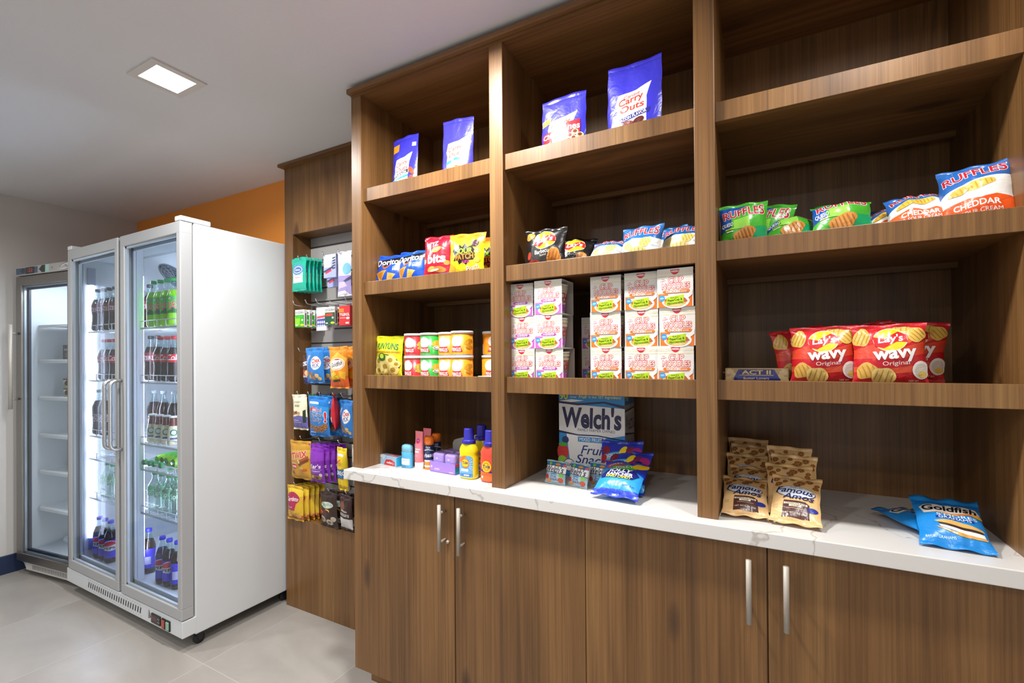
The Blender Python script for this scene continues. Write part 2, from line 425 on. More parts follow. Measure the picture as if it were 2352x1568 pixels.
def carton(W, D, H, base, front=(), side=(), topart=(), b=0.0012, name='carton_body', sidelen=None):
    # box with its front at y=0, base at z=0, centred on x; art on front (-y), right side (+x) and top
    mb = MB(); mb.box(-W / 2, W / 2, 0, D, 0, H, rgb(base), b)
    mb.art(front, lambda x, y, o: (x, -o, y), W, H, L=9, smooth=False)
    if side: mb.art(side, lambda x, y, o: (W / 2 + o, D / 2 + x, y), D, H, L=9, smooth=False)
    if topart: mb.art(topart, lambda x, y, o: (x, D / 2 + y, H + o), W, D, L=9, smooth=False)
    return [(name, mb.mesh(name))]
def cyl_art(mb, items, R0, H, z0, ang=-90, squash=1.0, W=None, rf=None):
    W = W or R0 * 2
    def fn(x, y, o):
        a = radians(ang) + x / R0; r = (rf(y) if rf else R0) + o
        return (r * cos(a), r * squash * sin(a), z0 + y)
    mb.art(items, fn, W, H, L=R0 / 4); return mb
# ------------------------------------------------------------ room shell
XL, XR, YB, YF = -2.605, 2.75, 0.482, -3.9
WALLG = paint('grey_wall_paint', 'c6c3c0', 0.55)
ORANGE = paint('orange_wall_paint', 'f2983a', 0.55)
CEILM = paint('ceiling_paint', 'dcdddf', 0.7)
NAVY = P('1d2c4a', 0.4)
struct(MB().box(XL - .1, XR + .1, YF - .1, YB + .1, -0.1, 0, floor_mat()).build('floor'))
cb = MB()
xs = sorted({XL - .1, XR + .1} | {a for lx, ly in LAMPS for a in (lx - .066, lx + .066)})
cb.box(XL - .1, XR + .1, YF - .1, YB + .1, CEIL, CEIL + .1, CEILM)
struct(cb.build('ceiling'))
struct(MB().box(XL - .1, XL, YF, YB, 0, CEIL, WALLG).build('wall_left'))
struct(MB().box(XL - .1, XR + .1, YB, YB + .1, 0, CEIL, ORANGE).build('wall_back'))
struct(MB().box(XR, XR + .1, -1.6, YB, 0, CEIL, WALLG).build('wall_right'))
struct(MB().box(XL, XL + .012, YF, YB, 0, 0.115, NAVY, .003).build('baseboard_left'))
struct(MB().box(XL + .012, -0.72, YB - .012, YB, 0, 0.115, NAVY, .003).build('baseboard_back'))
TRIMW = paint('lamp_trim', 'd4d0cb', 0.5, 0.0)
def lamp(lx, ly, label):
    t = thing('downlight', label, 'light', (lx, ly, CEIL - 0.006), group=None)
    fr = MB(); a, b = 0.092, 0.066
    for x0, x1, y0, y1 in ((-a, a, -a, -b), (-a, a, b, a), (-a, -b, -b, b), (b, a, -b, b)): fr.box(x0, x1, y0, y1, 0, 0.006, TRIMW)
    fr.build('trim_ring', t)
    MB().box(-b, b, -b, b, 0.0005, 0.006, EM('fff6ea', 14)).build('diffuser', t)
names = ['square recessed downlight glowing white in the grey ceiling above the white refrigerator', 'square recessed downlight in the ceiling in front of the middle shelf bay', 'square recessed downlight in the ceiling in front of the right shelf bay']
for i, (lx, ly) in enumerate(LAMPS):
    lamp(lx, ly, names[i] if i < 3 else 'square recessed downlight in the ceiling behind the camera, %s' % ['in front of the refrigerator', 'middle of the second row', 'right end of the second row', 'left of the last row', 'right of the last row'][i - 3])  # lamps beyond the front row are added out of view to brighten the room

# ------------------------------------------------------------ walnut shelving, counter, cabinets
PX = [(0.2058, 0.257), (0.8318, 0.8814), (1.4567, 1.5068), (2.0792, 2.13)]
CZ = 0.914; T1, T2, T3, TH, LIP = 1.9897, 1.6298, 1.2712, 0.0505, 0.015
ZF, ZK, ZC = 2.3472, 2.3583, 2.3766
def sub(name, root, mb, label=None):
    return mb.build(name, root, tuple(-c for c in root.location), label=label)
u = thing('shelving_unit', 'tall walnut laminate shelving unit with three open bays standing on the white counter', 'shelving', (1.17, 0.22, CZ))
for a, b in PX: sub('upright_panel', u, MB().box(a, b, 0, 0.447, CZ, ZF, WV, .0012))
bays = [(PX[i][1], PX[i + 1][0]) for i in range(3)]
for a, b in bays:
    for t in (T1, T2, T3):
        sub('shelf', u, MB().box(a, b, 0.012, 0.032, t - TH, t, WV, .001, hm=WX).box(a, b, 0.031, 0.447, t - TH + .006, t - LIP, WV, hm=WX))
        if t > T3: sub('cleat', u, MB().box(a, b, 0.395, 0.413, t - TH - .010, t - TH + .006, WX))
sub('back_panel', u, MB().box(PX[0][0], PX[3][1], 0.447, 0.462, CZ, ZK, WV))
sub('top_board', u, MB().box(PX[0][0], PX[3][1], 0, 0.462, ZF, ZK, WX))
sub('crown', u, MB().box(PX[0][0] - .008, PX[3][1], -0.0165, 0.462, ZK, ZC, WX, .001))
c = MB().box(0.2006, 2.14, -0.0435, 0.466, CZ - .0364, CZ, QZ, .002)
o = c.build('countertop'); tag(o, 'long white quartz countertop with brown veins on the walnut base cabinets', 'countertop')
def handle(root_door, x, base):
    h = MB(); h.tube([(x, -0.045, 0.69), (x, -0.045, 0.843)], 0.0063, NICKEL, 14)
    for z in (0.718, 0.815): h.tube([(x, -0.012, z), (x, -0.045, z)], 0.0045, NICKEL, 10)
    q = h.build('handle', root_door, label='brushed nickel bar handle')
def base_cab(x0, xm, x1, toe0, label):
    t = thing('base_cabinet', label, 'cabinet', ((x0 + x1) / 2, 0.22, 0))
    sub('body', t, MB().box(x0 + .002, x1 - .002, 0.0085, 0.46, 0.158, CZ - .037, WV))
    sub('toe_kick', t, MB().box(toe0, x1 - .001, 0.129, 0.147, 0, 0.158, WX))
    for a, b, hx in ((x0, xm - .0017, xm - .0395), (xm + .0017, x1 - .0017, xm + .0385)):
        d = sub('door', t, MB().box(a, b, -0.012, 0.0075, 0.154, 0.874, WV, .001))
        handle(d, hx, t)
        d2 = MB(); kx = xm - .012 if a == x0 else xm + .055
        if a == x0 and x0 < 1: d2.loft([(0, .006, .006, NICKEL), (.006, .0055, .0055, NICKEL), (.0075, .004, .004, NICKEL)], 16).build('lock', d, (xm - .0265, -0.012, 0.712), (radians(90), 0, 0))
base_cab(0.2234, 0.692, 1.1535, 0.165, 'two-door walnut base cabinet under the left end of the white counter')
base_cab(1.1535, 1.6155, 2.12, 1.1535, 'two-door walnut base cabinet under the right end of the white counter')

# peg display recess
d = thing('display_cabinet', 'narrow walnut wall cabinet with an open recess of peg hooks between refrigerator and shelving', 'cabinet', (-0.25, 0.42, 0))
OX0, OZ0, OZ1 = -0.622, 0.4772, 2.0089
sub('stile', d, MB().box(-0.69, OX0, 0.355, 0.481, 0, 2.376, WV, .001))
sub('upper_panel', d, MB().box(OX0, 0.1975, 0.3555, 0.374, OZ1, 2.376, WV, .0008, hm=WX))
sub('soffit', d, MB().box(OX0, 0.1975, 0.374, 0.468, OZ1, OZ1 + .018, WX))
sub('lower_panel', d, MB().box(OX0, 0.1975, 0.3555, 0.374, 0, OZ0, WV, .0008, hm=WX))
sub('ledge', d, MB().box(OX0, 0.1975, 0.374, 0.468, OZ0 - .018, OZ0, WX))
sub('end_panel', d, MB().box(0.186, 0.1975, 0.374, 0.481, OZ0, OZ1, WV))
sub('crown', d, MB().box(-0.703, 0.1975, 0.322, 0.481, 2.376, 2.391, WX, .001))
SLAT = P('a5a2a0', 0.45); SL = MB()
SL.box(OX0, 0.186, 0.476, 0.481, OZ0, OZ1, P('55524f', 0.6))
g = 1.957; zs = [OZ1]
while g > OZ0 + .02: zs += [g + .004, g - .004]; g -= 0.0763
zs.append(OZ0)
for i in range(0, len(zs) - 1, 2):
    SL.box(OX0, 0.186, 0.468, 0.477, zs[i + 1], zs[i], SLAT, .001)
sub('slatwall_panel', d, SL, 'light grey slatwall panel')

# ------------------------------------------------------------ two-door glass refrigerator
FX0, FX1, FY, FZ0, FZ1 = -1.915, -0.716, -0.153, 0.045, 1.972
fr = thing('refrigerator', 'white two-door glass-front refrigerator stocked with bottled drinks', 'refrigerator', ((FX0 + FX1) / 2, 0.15, 0))
LED = EM('e4e8ff', 46)
sh = MB()
sh.box(FX1 - .04, FX1, -0.095, 0.44, 0.062, FZ1, WHITE, .006, seg=3)
sh.box(FX0, FX0 + .04, -0.095, 0.44, 0.062, FZ1, WHITE, .006, seg=3)
sh.box(FX0 + .03, FX1 - .03, -0.09, 0.44, FZ1 - .045, FZ1 - .002, WHITE)
sh.box(FX0 + .03, FX1 - .03, 0.40, 0.44, 0.062, FZ1 - .02, LINER)
sub('cabinet_shell', fr, sh)
sub('interior_floor', fr, MB().box(FX0 + .04, FX1 - .04, -0.092, 0.40, 0.062, 0.186, LINER, .004))
for x in (FX0, FX1 - .05): sub('hinge_cover', fr, MB().box(x, x + .051, -0.152, -0.018, FZ1 - .001, FZ1 + .023, WHITE, .005, seg=3))
kp = MB(); kp.box(-1.935, FX1 + .001, -0.151, -0.09, 0.071, 0.146, WHITE, .002)
KW, KH = 1.24, 0.075
items = []
for k in range(24):
    x = -1.655 + k * 0.0245
    items.append(('R', '26262a', (x - .0055) / KW, 0.30, (x + .0055) / KW, 0.72, -16))
    for yy in (0.16, 0.85): items.append(('E', '3a3a3e', (x + (.006 if yy < .5 else -.006)) / KW, yy, .0022 / KW, .0022 / KW))
items += [('P', '55575a', [(-1.017 / KW, .28), (-1.011 / KW, .28), (-1.013 / KW, .8), (-1.016 / KW, .8)]), ('P', '55575a', [(-1.009 / KW, .28), (-0.990 / KW, .40), (-0.992 / KW, .46), (-1.009 / KW, .9)])]
kp.art([q for q in items], lambda x, y, o: (x, -0.151 - o, 0.071 + y), KW, KH, L=9, smooth=False)
sub('kick_panel', fr, kp)
ct = MB(); ct.box(-0.981, -0.897, -0.157, -0.15, 0.083, 0.128, P('1c1c20', .3), .003)
ct.art([('R', '5a2020', -.42, .3, .1, .75), ('E', 'c8c8c8', .28, .68, .03, .03), ('E', 'c8c8c8', .28, .35, .03, .03), ('E', 'c8c8c8', .4, .68, .03, .03), ('E', 'c8c8c8', .4, .35, .03, .03)], lambda x, y, o: (-0.939 + x, -0.157 - o, 0.083 + y), .084, .045, L=9)
sub('temperature_controller', fr, ct, 'black digital controller with four buttons')
for x, cl in ((-0.869, 'a8483c'), (-0.831, '8fb39c')):
    s_ = MB(); s_.box(x - .017, x + .017, -0.156, -0.15, 0.079, 0.127, BLACK, .002); s_.box(x - .012, x + .012, -0.160, -0.155, 0.085, 0.121, P(cl, .3), .002)
    sub('rocker_switch', fr, s_)
BOW = P('c2c0bc', 0.3, 0.85)
PANE = GLASS('f3fafd', 0.75)
def fdoor(x0, x1, hx, side):
    z0, z1 = 0.150, FZ1 - .002; w_ = 0.043; f = MB()
    f.box(x0, x1, FY, -0.100, z1 - .056, z1, ALU, .004); f.box(x0, x1, FY, -0.100, z0, z0 + .052, ALU, .004)
    f.box(x0, x0 + w_, FY, -0.100, z0 + .05, z1 - .05, ALU, .004); f.box(x1 - w_ + .010, x1, FY, -0.100, z0 + .05, z1 - .05, ALU, .004)
    dd = sub('door', fr, f)
    a, b, cc, e = x0 + w_, x1 - w_ + .010, z0 + .052, z1 - .056
    gk = MB()
    for t, yy in ((.010, -0.1455), (.019, -0.1195)):
        gk.box(a, a + t, yy, yy + .010, cc, e, P('eef2fa', .35)); gk.box(b - t, b, yy, yy + .010, cc, e, P('eef2fa', .35)); gk.box(a, b, yy, yy + .010, cc, cc + t, P('eef2fa', .35)); gk.box(a, b, yy, yy + .010, e - t, e, P('eef2fa', .35))
    gk.build('glazing_spacer', dd)
    pn = MB()
    for yy in (-0.146, -0.120): pn.add([(a, yy, cc), (b, yy, cc), (b, yy, e), (a, yy, e)], [[0, 1, 2, 3]], PANE)
    pn.build('glass_pane', dd, label='clear double glass pane')
    h = MB(); pts = [(hx, -0.152, 1.235)] + [(hx, -0.152 - .05 + .03 * (1 - sin(q)), 1.235 - .03 * (1 - cos(q)) * 1.0) for q in (0.4, .8, 1.2, 1.57)] + [(hx, -0.202 + .03 * (1 - cos(q)), 0.915 - .03 * sin(q)) for q in (0, .4, .8, 1.2, 1.57)] + [(hx, -0.152, 0.885)]
    h.tube(pts, 0.0085, BOW, 12); h.build('handle', dd, label='brushed metal bow handle')
fdoor(-1.910, -1.312, -1.331, 0); fdoor(-1.285, FX1 - .001, -1.268, 1)
sub('centre_mullion', fr, MB().box(-1.308, -1.262, -0.092, -0.058, 0.186, FZ1 - .045, LINER, .004))
ev = MB(); ev.prism([(0.40, 1.93), (0.05, 1.93), (0.05, 1.915), (0.30, 1.70), (0.40, 1.69)], -1.865, -0.757, LINER, 'x')
sub('evaporator_cover', fr, ev)
fan = MB(); rr = 0.105
for q in (0.03, .05, .07, .09, rr): fan.tube([(q * cos(2 * pi * k / 28), q * sin(2 * pi * k / 28), .012 - .010 * q / rr) for k in range(28)], .0022, P('8d97a6', .4), 6, closed=True)
for k in range(12): a = 2 * pi * k / 12; fan.tube([(.02 * cos(a), .02 * sin(a), .012), (.075 * cos(a + .35), .075 * sin(a + .35), .008), (rr * cos(a + .6), rr * sin(a + .6), 0)], .0020, P('8d97a6', .4), 6)
fan.loft([(0, .022, .022, DGREY), (.012, .02, .02, DGREY)], 18)
fan.loft([(-.004, rr, rr, P('39424f')), (-.002, rr, rr, P('39424f'))], 28)
al = math.atan2(0.215, 0.25)
fan.build('fan_grille', fr, (Vector((-1.395, 0.165, 1.812)) - fr.location), (pi - al + 0.0, 0, 0))
for x, lx in ((FX0 + .041, 1), (FX1 - .041, -1)):
    l = MB(); l.box(min(x, x + lx * .010), max(x, x + lx * .010), -0.066, -0.050, 0.30, 1.78, EM('e4e8ff', 26) if lx > 0 else LED)
    l.box(min(x, x + lx * .008), max(x, x + lx * .008), -0.076, -0.040, 0.235, 0.30, P('9aa3b4')); l.box(min(x, x + lx * .008), max(x, x + lx * .008), -0.076, -0.040, 1.78, 1.88, P('9aa3b4'))
    sub('led_strip', fr, l, 'lit white led strip')
l = MB(); l.box(-1.292, -1.278, -0.0585, -0.052, 0.30, 1.78, LED); sub('led_strip', fr, l, 'lit white led strip')
WIRE = P('eef0f4', 0.35); FSH = [1.508, 1.226, 0.905, 0.772, 0.545]
def wshelf(x0, x1, z):
    m = MB(); y0, y1 = -0.072, 0.385
    for y in (y0, y0 + .10, .15, y1): m.tube([(x0, y, z - .004), (x1, y, z - .004)], .0028, WIRE, 6)
    n = int((x1 - x0) / .028)
    for k in range(n + 1): x = x0 + (x1 - x0) * k / n; m.tube([(x, y0, z - .0012), (x, y1, z - .0012)], .0013, WIRE, 4)
    m.tube([(x0, y0, z + .032), (x1, y0, z + .032)], .0024, WIRE, 6)
    for k in range(7): x = x0 + (x1 - x0) * k / 6; m.tube([(x, y0, z - .004), (x, y0, z + .032)], .0020, WIRE, 6)
    m.box(x0, x1, y0 - .003, y0 + .001, z - .012, z - .004, P('f2f5fa', .3), .001)
    sub('wire_shelf', fr, m)
for z in FSH: wshelf(-1.868, -1.300, z); wshelf(-1.270, -0.760, z)
def caster(x, y, root):
    m = MB(); m.loft([(0, .021, .021, BLACK), (.004, .024, .024, BLACK), (.018, .024, .024, BLACK), (.022, .021, .021, BLACK)], 20)
    q = MB()
    for v in m.v: q.v.append((x + v[2] - .011, y + v[0], .0242 + v[1]))
    q.f, q.m, q.s, q.mats = m.f, m.m, m.s, m.mats
    q.prism([(y - .022, .06), (y + .014, .06), (y + .008, .02), (y - .006, .02)], x - .016, x - .012, P('202024', .3), 'x'); q.prism([(y - .022, .06), (y + .014, .06), (y + .008, .02), (y - .006, .02)], x + .012, x + .016, P('202024', .3), 'x')
    q.box(x - .018, x + .018, y - .024, y + .018, .056, .0625, P('9a9a9a', .3, 1))
    sub('caster', root, q, 'black swivel caster')
for x in (-0.752, -1.80): caster(x, -0.062, fr); caster(x, 0.38, fr)

# ------------------------------------------------------------ upright freezer beside it (turned slightly)
FR = thing('freezer', 'narrow stainless glass-door freezer by the left wall, half hidden behind the white refrigerator', 'freezer', (-2.535, -0.198, 0), (0, 0, radians(7.5)))
W_, D_, H_ = 0.60, 0.52, 1.925
def fsub(n, mb, label=None, par=None): return mb.build(n, par or FR, label=label)
b = MB(); b.box(0, .045, .045, D_, .10, 1.90, WHITE, .004); b.box(W_ - .045, W_, .045, D_, .10, 1.90, WHITE, .004); b.box(.04, W_ - .04, .045, D_, 1.85, 1.90, LINER); b.box(.04, W_ - .04, D_ - .04, D_, .10, 1.87, LINER)
fsub('cabinet_shell', b)
b = MB(); b.box(.045, W_ - .045, .045, D_ - .04, .10, .145, LINER, .004); b.box(.12, .2, .17, .25, .145, .19, LINER, .02, seg=3); fsub('interior_floor', b)
dz0, dz1 = 0.088, 1.866
b = MB(); b.box(0, W_, 0, .04, dz1 - .058, dz1, STEEL, .003); b.box(0, W_, 0, .04, dz0, dz0 + .052, STEEL, .003); b.box(0, .058, 0, .04, dz0 + .05, dz1 - .05, STEEL, .003); b.box(W_ - .058, W_, 0, .04, dz0 + .05, dz1 - .05, STEEL, .003)
dr = fsub('door', b)
a_, b_, c_, e_ = .058, W_ - .058, dz0 + .052, dz1 - .058
b = MB()
for t, yy, mt in ((.010, .012, P('c2cbd6', .2, .6)), (.022, .030, P('3a4150', .3))):
    b.box(a_, a_ + t, yy, yy + .010, c_, e_, mt); b.box(b_ - t, b_, yy, yy + .010, c_, e_, mt); b.box(a_, b_, yy, yy + .010, c_, c_ + t, mt); b.box(a_, b_, yy, yy + .010, e_ - t, e_, mt)
fsub('glazing_spacer', b, par=dr)
b = MB(); b.add([(a_, .008, c_), (b_, .008, c_), (b_, .008, e_), (a_, .008, e_)], [[0, 1, 2, 3]], PANE); fsub('glass_pane', b, 'clear glass pane', dr)
b = MB(); b.tube([(.063, -.052, 1.042), (.063, -.052, 1.563)], .010, NICKEL, 14)
for z in (1.10, 1.51): b.tube([(.063, -.052, z), (.028, -.02, z), (.022, .002, z)], .007, NICKEL, 10)
fsub('handle', b, 'long brushed steel bar handle', dr)
b = MB(); b.box(.028, W_, -.012, .3, 1.868, 1.920, P('c3c1be', .3, .6), .003)
b.art([('R', '3f5468', -.49, .12, -.10, .88), ('P', '24323f', [(-.42, .5), (-.36, .2), (-.30, .5), (-.36, .85)]), ('R', '141418', -.31, .1, -.16, .9), ('T', 'e04a3a', '-23', -.235, .5, .085, .034), ('P', '10241c', [(-.08, .5), (-.03, .15), (-.01, .15), (-.01, .9), (-.03, .9)]), ('R', '141c1a', -.03, .1, .03, .92), ('R', '9fc6bd', .03, .1, .10, .92), ('T', '77797a', '*', .15, .5, .03, .03),
       ('E', '4d5f70', .375, .5, .105, .036, 8), ('E', 'c3c1be', .37, .48, .098, .030, 8), ('T', '8a8f94', 'Kool', .315, .48, .07, .028, {'b': .01}), ('T', '3a3f46', 'More', .405, .5, .085, .030, {'b': .03})], lambda x, y, o: (.329 + x, -.012 - o, 1.868 + y), .602, .052, L=9, eps=.0003)
fsub('control_panel', b, 'silver control strip with a red digital display')
b = MB(); b.box(.075, W_ - .02, .012, .05, .036, .084, P('c9c6c2', .4), .003)
b.art([('R', '2c2c30', -.36 + k * .016, .25, -.353 + k * .016, .8) for k in range(46)], lambda x, y, o: (.342 + x, .012 - o, .036 + y), .535, .048, L=9, smooth=False)
b.prism([(.02, .088), (.075, .088), (.075, .05), (.058, .075)], .012, .05, P('b8b5b0', .4), 'y')
fsub('vent_grille', b)
for x in (.13, W_ - .1): fsub('foot', MB().loft([(0, .02, .02, BLACK), (.045, .016, .016, BLACK)], 14, cx=x, cy=.09))
for x in (.13, W_ - .1): fsub('foot', MB().loft([(0, .02, .02, BLACK), (.10, .016, .016, BLACK)], 14, cx=x, cy=.48))
b = MB(); b.box(.20, W_ - .06, .10, .16, 1.832, 1.849, EM('f0f6ff', 30)); fsub('led_panel', b, 'lit white led panel')
b = MB(); b.box(W_ - .0535, W_ - .0455, .060, .072, .20, 1.80, EM('f0f6ff', 30)); fsub('led_strip', b, 'lit white led strip')  # strip added on the hidden side wall to even out the interior light
for z in (1.562, 1.335, 1.100, .862, .630, .395):
    m = MB(); x0, x1 = .060, W_ - .060
    pr = [(.082, z - .012), (.084, z + .004), (.092, z + .011), (.104, z + .012), (.104, z + .005), (.094, z + .003), (.092, z - .012)]
    m.prism(pr, x0, x1, P('f2f4f6', .35), 'x'); m.box(x0, x1, .104, .495, z - .002, z + .003, P('e9edf2', .4))
    for k in range(5): m.tube([(x0 + .05 + k * .1, .11, z - .004), (x0 + .05 + k * .1, .49, z - .004)], .003, WIRE, 6)
    fsub('shelf', m)
# ------------------------------------------------------------ drinks in the refrigerator
CLEAR = GLASS('e9f3f4', 1.0, clear=0.10, rough=0.08)
CLEARG = GLASS('ecf6f2', 1.0, clear=0.22, rough=0.08)
def bottle(r, h, liquid, label, cap, art, lz=(0.36, 0.66), wavy=0.0, fill=0.78, neck=0.0125, glass=CLEAR, lid_h=0.016, ang=-42, shoulder=0.62):
    m = MB(); sec = []; N = 30; zc = h - lid_h
    for i in range(N + 1):
        t = i / N; z = t * zc
        if t < .04: rr = r * (0.80 + 5 * t)
        elif t < shoulder: rr = r * (1 - wavy * 0.5 * (1 - cos(2 * pi * (t - .04) / (shoulder - .04))))
        else: q = (t - shoulder) / (0.95 - shoulder); q = min(1, q); rr = r + (neck - r) * (q * q * (3 - 2 * q))
        sec.append((z, rr, rr, liquid if t < fill else glass))
    m.loft(sec, 24); k = [('bottle_body', m.mesh('bottle_body'))]
    if label:
        l = MB(); z0, z1 = lz[0] * h, lz[1] * h; rl = r * 1.012
        def rat(z):
            t = z / zc
            return (r * (1 - wavy * 0.5 * (1 - cos(2 * pi * (t - .04) / (shoulder - .04)))) if t < shoulder else r + (neck - r) * (lambda q: q * q * (3 - 2 * q))(min(1, (t - shoulder) / (0.95 - shoulder)))) + r * .015
        l.loft([(z0 + (z1 - z0) * i / 6, rat(z0 + (z1 - z0) * i / 6), rat(z0 + (z1 - z0) * i / 6), label if not isinstance(label, str) else P(label, .35)) for i in range(7)], 30, cap=False)
        if art: cyl_art(l, art, rl, z1 - z0, z0, ang, W=2 * rl, rf=lambda y: rat(z0 + y))
        k.append(('label', l.mesh('label')))
    c = MB(); cm = P(cap, .4); rc = neck + .0022
    c.loft([(zc - .001, rc, rc, cm), (h - .002, rc, rc, cm), (h, rc * .88, rc * .88, cm)], 20); k.append(('cap', c.mesh('cap')))
    return k
COLA = P('24140f', .12)
dew = bottle(.031, .245, P('8ed418', .15), '35b52a', '17a24a', [('P', '1c7a24', [(-.7, 0), (.7, 0), (.7, .2), (-.7, .1)]), ('T', 'd42a2a', 'DEW', .05, .50, 1.0, .5, {'b': .03, 'r': 18, 'ol': .03, 'olc': 'f4f4f4'}), ('T', '124f1e', 'Mtn', -.22, .86, .42, .3, {'b': .02, 'ol': .03, 'olc': 'f4f4f4'}), ('P', '0f5a22', [(-.4, .1), (-.1, .35), (.1, .2), (.3, .3), (0, .02)])], (0.26, 0.62), .02)
coke = bottle(.031, .232, COLA, 'd2202c', 'd22a2e', [('T', 'f4f0ee', 'Coke', 0, .62, 1.1, .45, {'b': .02, 'sh': .2}), ('P', 'f0e6e4', [(-.8, .32), (0, .36), (.8, .5), (.8, .42), (0, .28), (-.8, .25)])], (0.42, 0.60), .12)
darkc = bottle(.031, .245, COLA, '6a2028', '2a2a30', [('T', 'c9c9cc', 'ZERO', 0, .4, .9, .35)], (0.42, 0.62), .1)
diet = bottle(.033, .262, COLA, 'd9d7da', '9aa3aa', [('T', 'b02030', 'Coke', 0, .5, 1.2, .5, {'b': .015, 'sh': .2}), ('T', '2a2a2e', 'Diet', -.3, .8, .4, .2)], (0.30, 0.46), .08)
frap = bottle(.0265, .148, P('e9dcb8', .25), None, 'f2f0ee', None, wavy=.02, fill=.70, neck=.0165, lid_h=.008, glass=P('6a3428', .2), shoulder=.35)
fl = MB(); cyl_art(fl, [('R', 'e8e2d6', -.34, 0, .34, .34), ('E', '1f7a55', 0, .62, .30, .30), ('E', 'e6efe6', 0, .62, .20, .20), ('R', '3a4a6a', -.3, .05, .3, .2)], .0268, .06, .028, -42, W=.053)
frap.insert(1, ('label', fl.mesh('label')))
sprite = bottle(.0325, .205, CLEARG, GLASS('8fe0b6', .6, clear=.3, rough=.3), '2fae66', [('T', 'f2fff6', 'Sprite', 0, .5, 1.1, .5, {'b': .02, 'r': 8})], (0.42, 0.64), .06, fill=.99, glass=CLEARG)
pepsi = bottle(.031, .237, COLA, '4034d6', '3a36e0', [('E', 'f2f2f4', 0, .58, .62, .62), ('P', 'd8303c', [(-.60, .66), (-.4, .84), (-.15, .92), (.15, .92), (.4, .84), (.60, .68), (.3, .70), (0, .66), (-.3, .64)]), ('P', '4034d6', [(-.60, .42), (-.3, .42), (0, .38), (.3, .40), (.6, .44), (.4, .27), (.1, .2), (-.2, .2), (-.45, .28)]), ('T', '16161a', 'PEPSI', 0, .535, 1.0, .24, {'b': .04})], (0.13, 0.56), .05)
pepsi_b = bottle(.031, .237, COLA, '3d34cc', '3a36e0', [('R', 'c9c6ee', -.3, .2, .3, .6)], (0.13, 0.56), .05)
ORD = ['leftmost', 'second from left', 'third from left', 'fourth from left', 'rightmost']
def row(kit, name, lab, xs_, y, z, cat='bottle', grp=None, rz=0, dy=0.0):
    for i, x in enumerate(xs_):
        wh = ('%s one' % (['leftmost', 'second', 'third', 'fourth'][i] if i < len(xs_) - 1 else 'rightmost')) if len(xs_) > 1 else 'standing alone'
        place(kit, name, '%s, %s' % (lab, wh), cat, (x, y + dy * i, z), (0, 0, rz + .1 * i), grp)
Z1, Z2, Z3, Z4, Z5 = [q + .0006 for q in FSH]; Z0 = 0.1866
row(dew, 'soda_bottle', 'green citrus soda bottle with red lettering on the top refrigerator shelf', [-1.223, -1.156, -1.089, -1.022], -.030, Z1, grp='green soda bottles on the top shelf')
row(darkc, 'soda_bottle', 'dark cola bottle with maroon label left of the green sodas in the refrigerator', [-1.376], .02, Z1)
row(coke, 'soda_bottle', 'cola bottle with bright red label, right half, second refrigerator shelf', [-1.158, -1.09, -1.02], -.030, Z2, grp='red label cola bottles')
row(darkc, 'soda_bottle', 'shadowed cola bottle left of the bright red-label colas, second refrigerator shelf', [-1.40, -1.327], .035, Z2, grp='colas behind the red label bottles')
row(frap, 'coffee_drink_bottle', 'small cream coffee drink bottle with round green emblem in the refrigerator', [-1.228, -1.160, -1.092, -1.024], -.034, Z3, grp='coffee drink bottles')
row(diet, 'soda_bottle', 'tall dark soda bottle with pale label behind the cream coffee bottles', [-1.40, -1.30, -1.19], .05, Z3, grp='pale label sodas behind the coffee bottles')
row(sprite, 'soda_bottle', 'clear green-banded soda bottle, right refrigerator half, front row', [-1.222, -1.150, -1.075, -1.0], -.028, Z5, grp='clear green-label bottles in the right half')
row(sprite, 'soda_bottle', 'clear green-banded soda bottle, right refrigerator half, second row back', [-1.222, -1.150, -1.075], .044, Z5, grp='clear green-label bottles in the second file')
row(pepsi, 'soda_bottle', 'violet-label cola bottle with red emblem, right refrigerator half, bottom', [-1.145, -1.076], -.030, Z0, grp='violet label colas bottom right')
row(pepsi_b, 'soda_bottle', 'violet-label cola bottle turned away, right of the emblem bottles on the refrigerator floor', [-1.006], -.026, Z0)
row(pepsi_b, 'soda_bottle', 'violet-label cola bottle behind the bottom right row on the refrigerator floor', [-1.03], .045, Z0)
row(pepsi_b, 'soda_bottle', 'violet-label cola bottle beside the white mullion on the refrigerator floor', [-1.34], -.005, Z0)
for i, x in enumerate((-1.238, -1.185, -1.14, -1.075)):   # bottles lying down, caps to the front
    place(dew, 'soda_bottle', 'green soda bottle lying on its side in the refrigerator, %s cap' % ('leftmost', 'second', 'third', 'rightmost')[i], 'bottle', (x, .17, Z4 + .0315), (radians(90), 0, 0), 'green soda bottles lying down')
row(darkc, 'soda_bottle', 'dark soda bottle, left refrigerator half, top shelf', [-1.822, -1.752, -1.682, -1.612], -.045, Z1, grp='dark sodas on the top left shelf')
row(coke, 'soda_bottle', 'red-capped cola bottle, left refrigerator half, second shelf', [-1.76, -1.692, -1.624], -.040, Z2, grp='colas on the second left shelf')
row(diet, 'soda_bottle', 'tall bottle by the led strip, left refrigerator half, third shelf', [-1.825, -1.752], -.040, Z3, grp='bottles on the third left shelf')
row(sprite, 'soda_bottle', 'clear green-banded soda bottle, left refrigerator half', [-1.74, -1.668], -.036, Z5, grp='clear green-label bottles in the left half')
row(pepsi, 'soda_bottle', 'violet-label cola bottle with red emblem, left refrigerator half, bottom', [-1.826, -1.757, -1.687], -.040, Z0, grp='violet label colas bottom left')

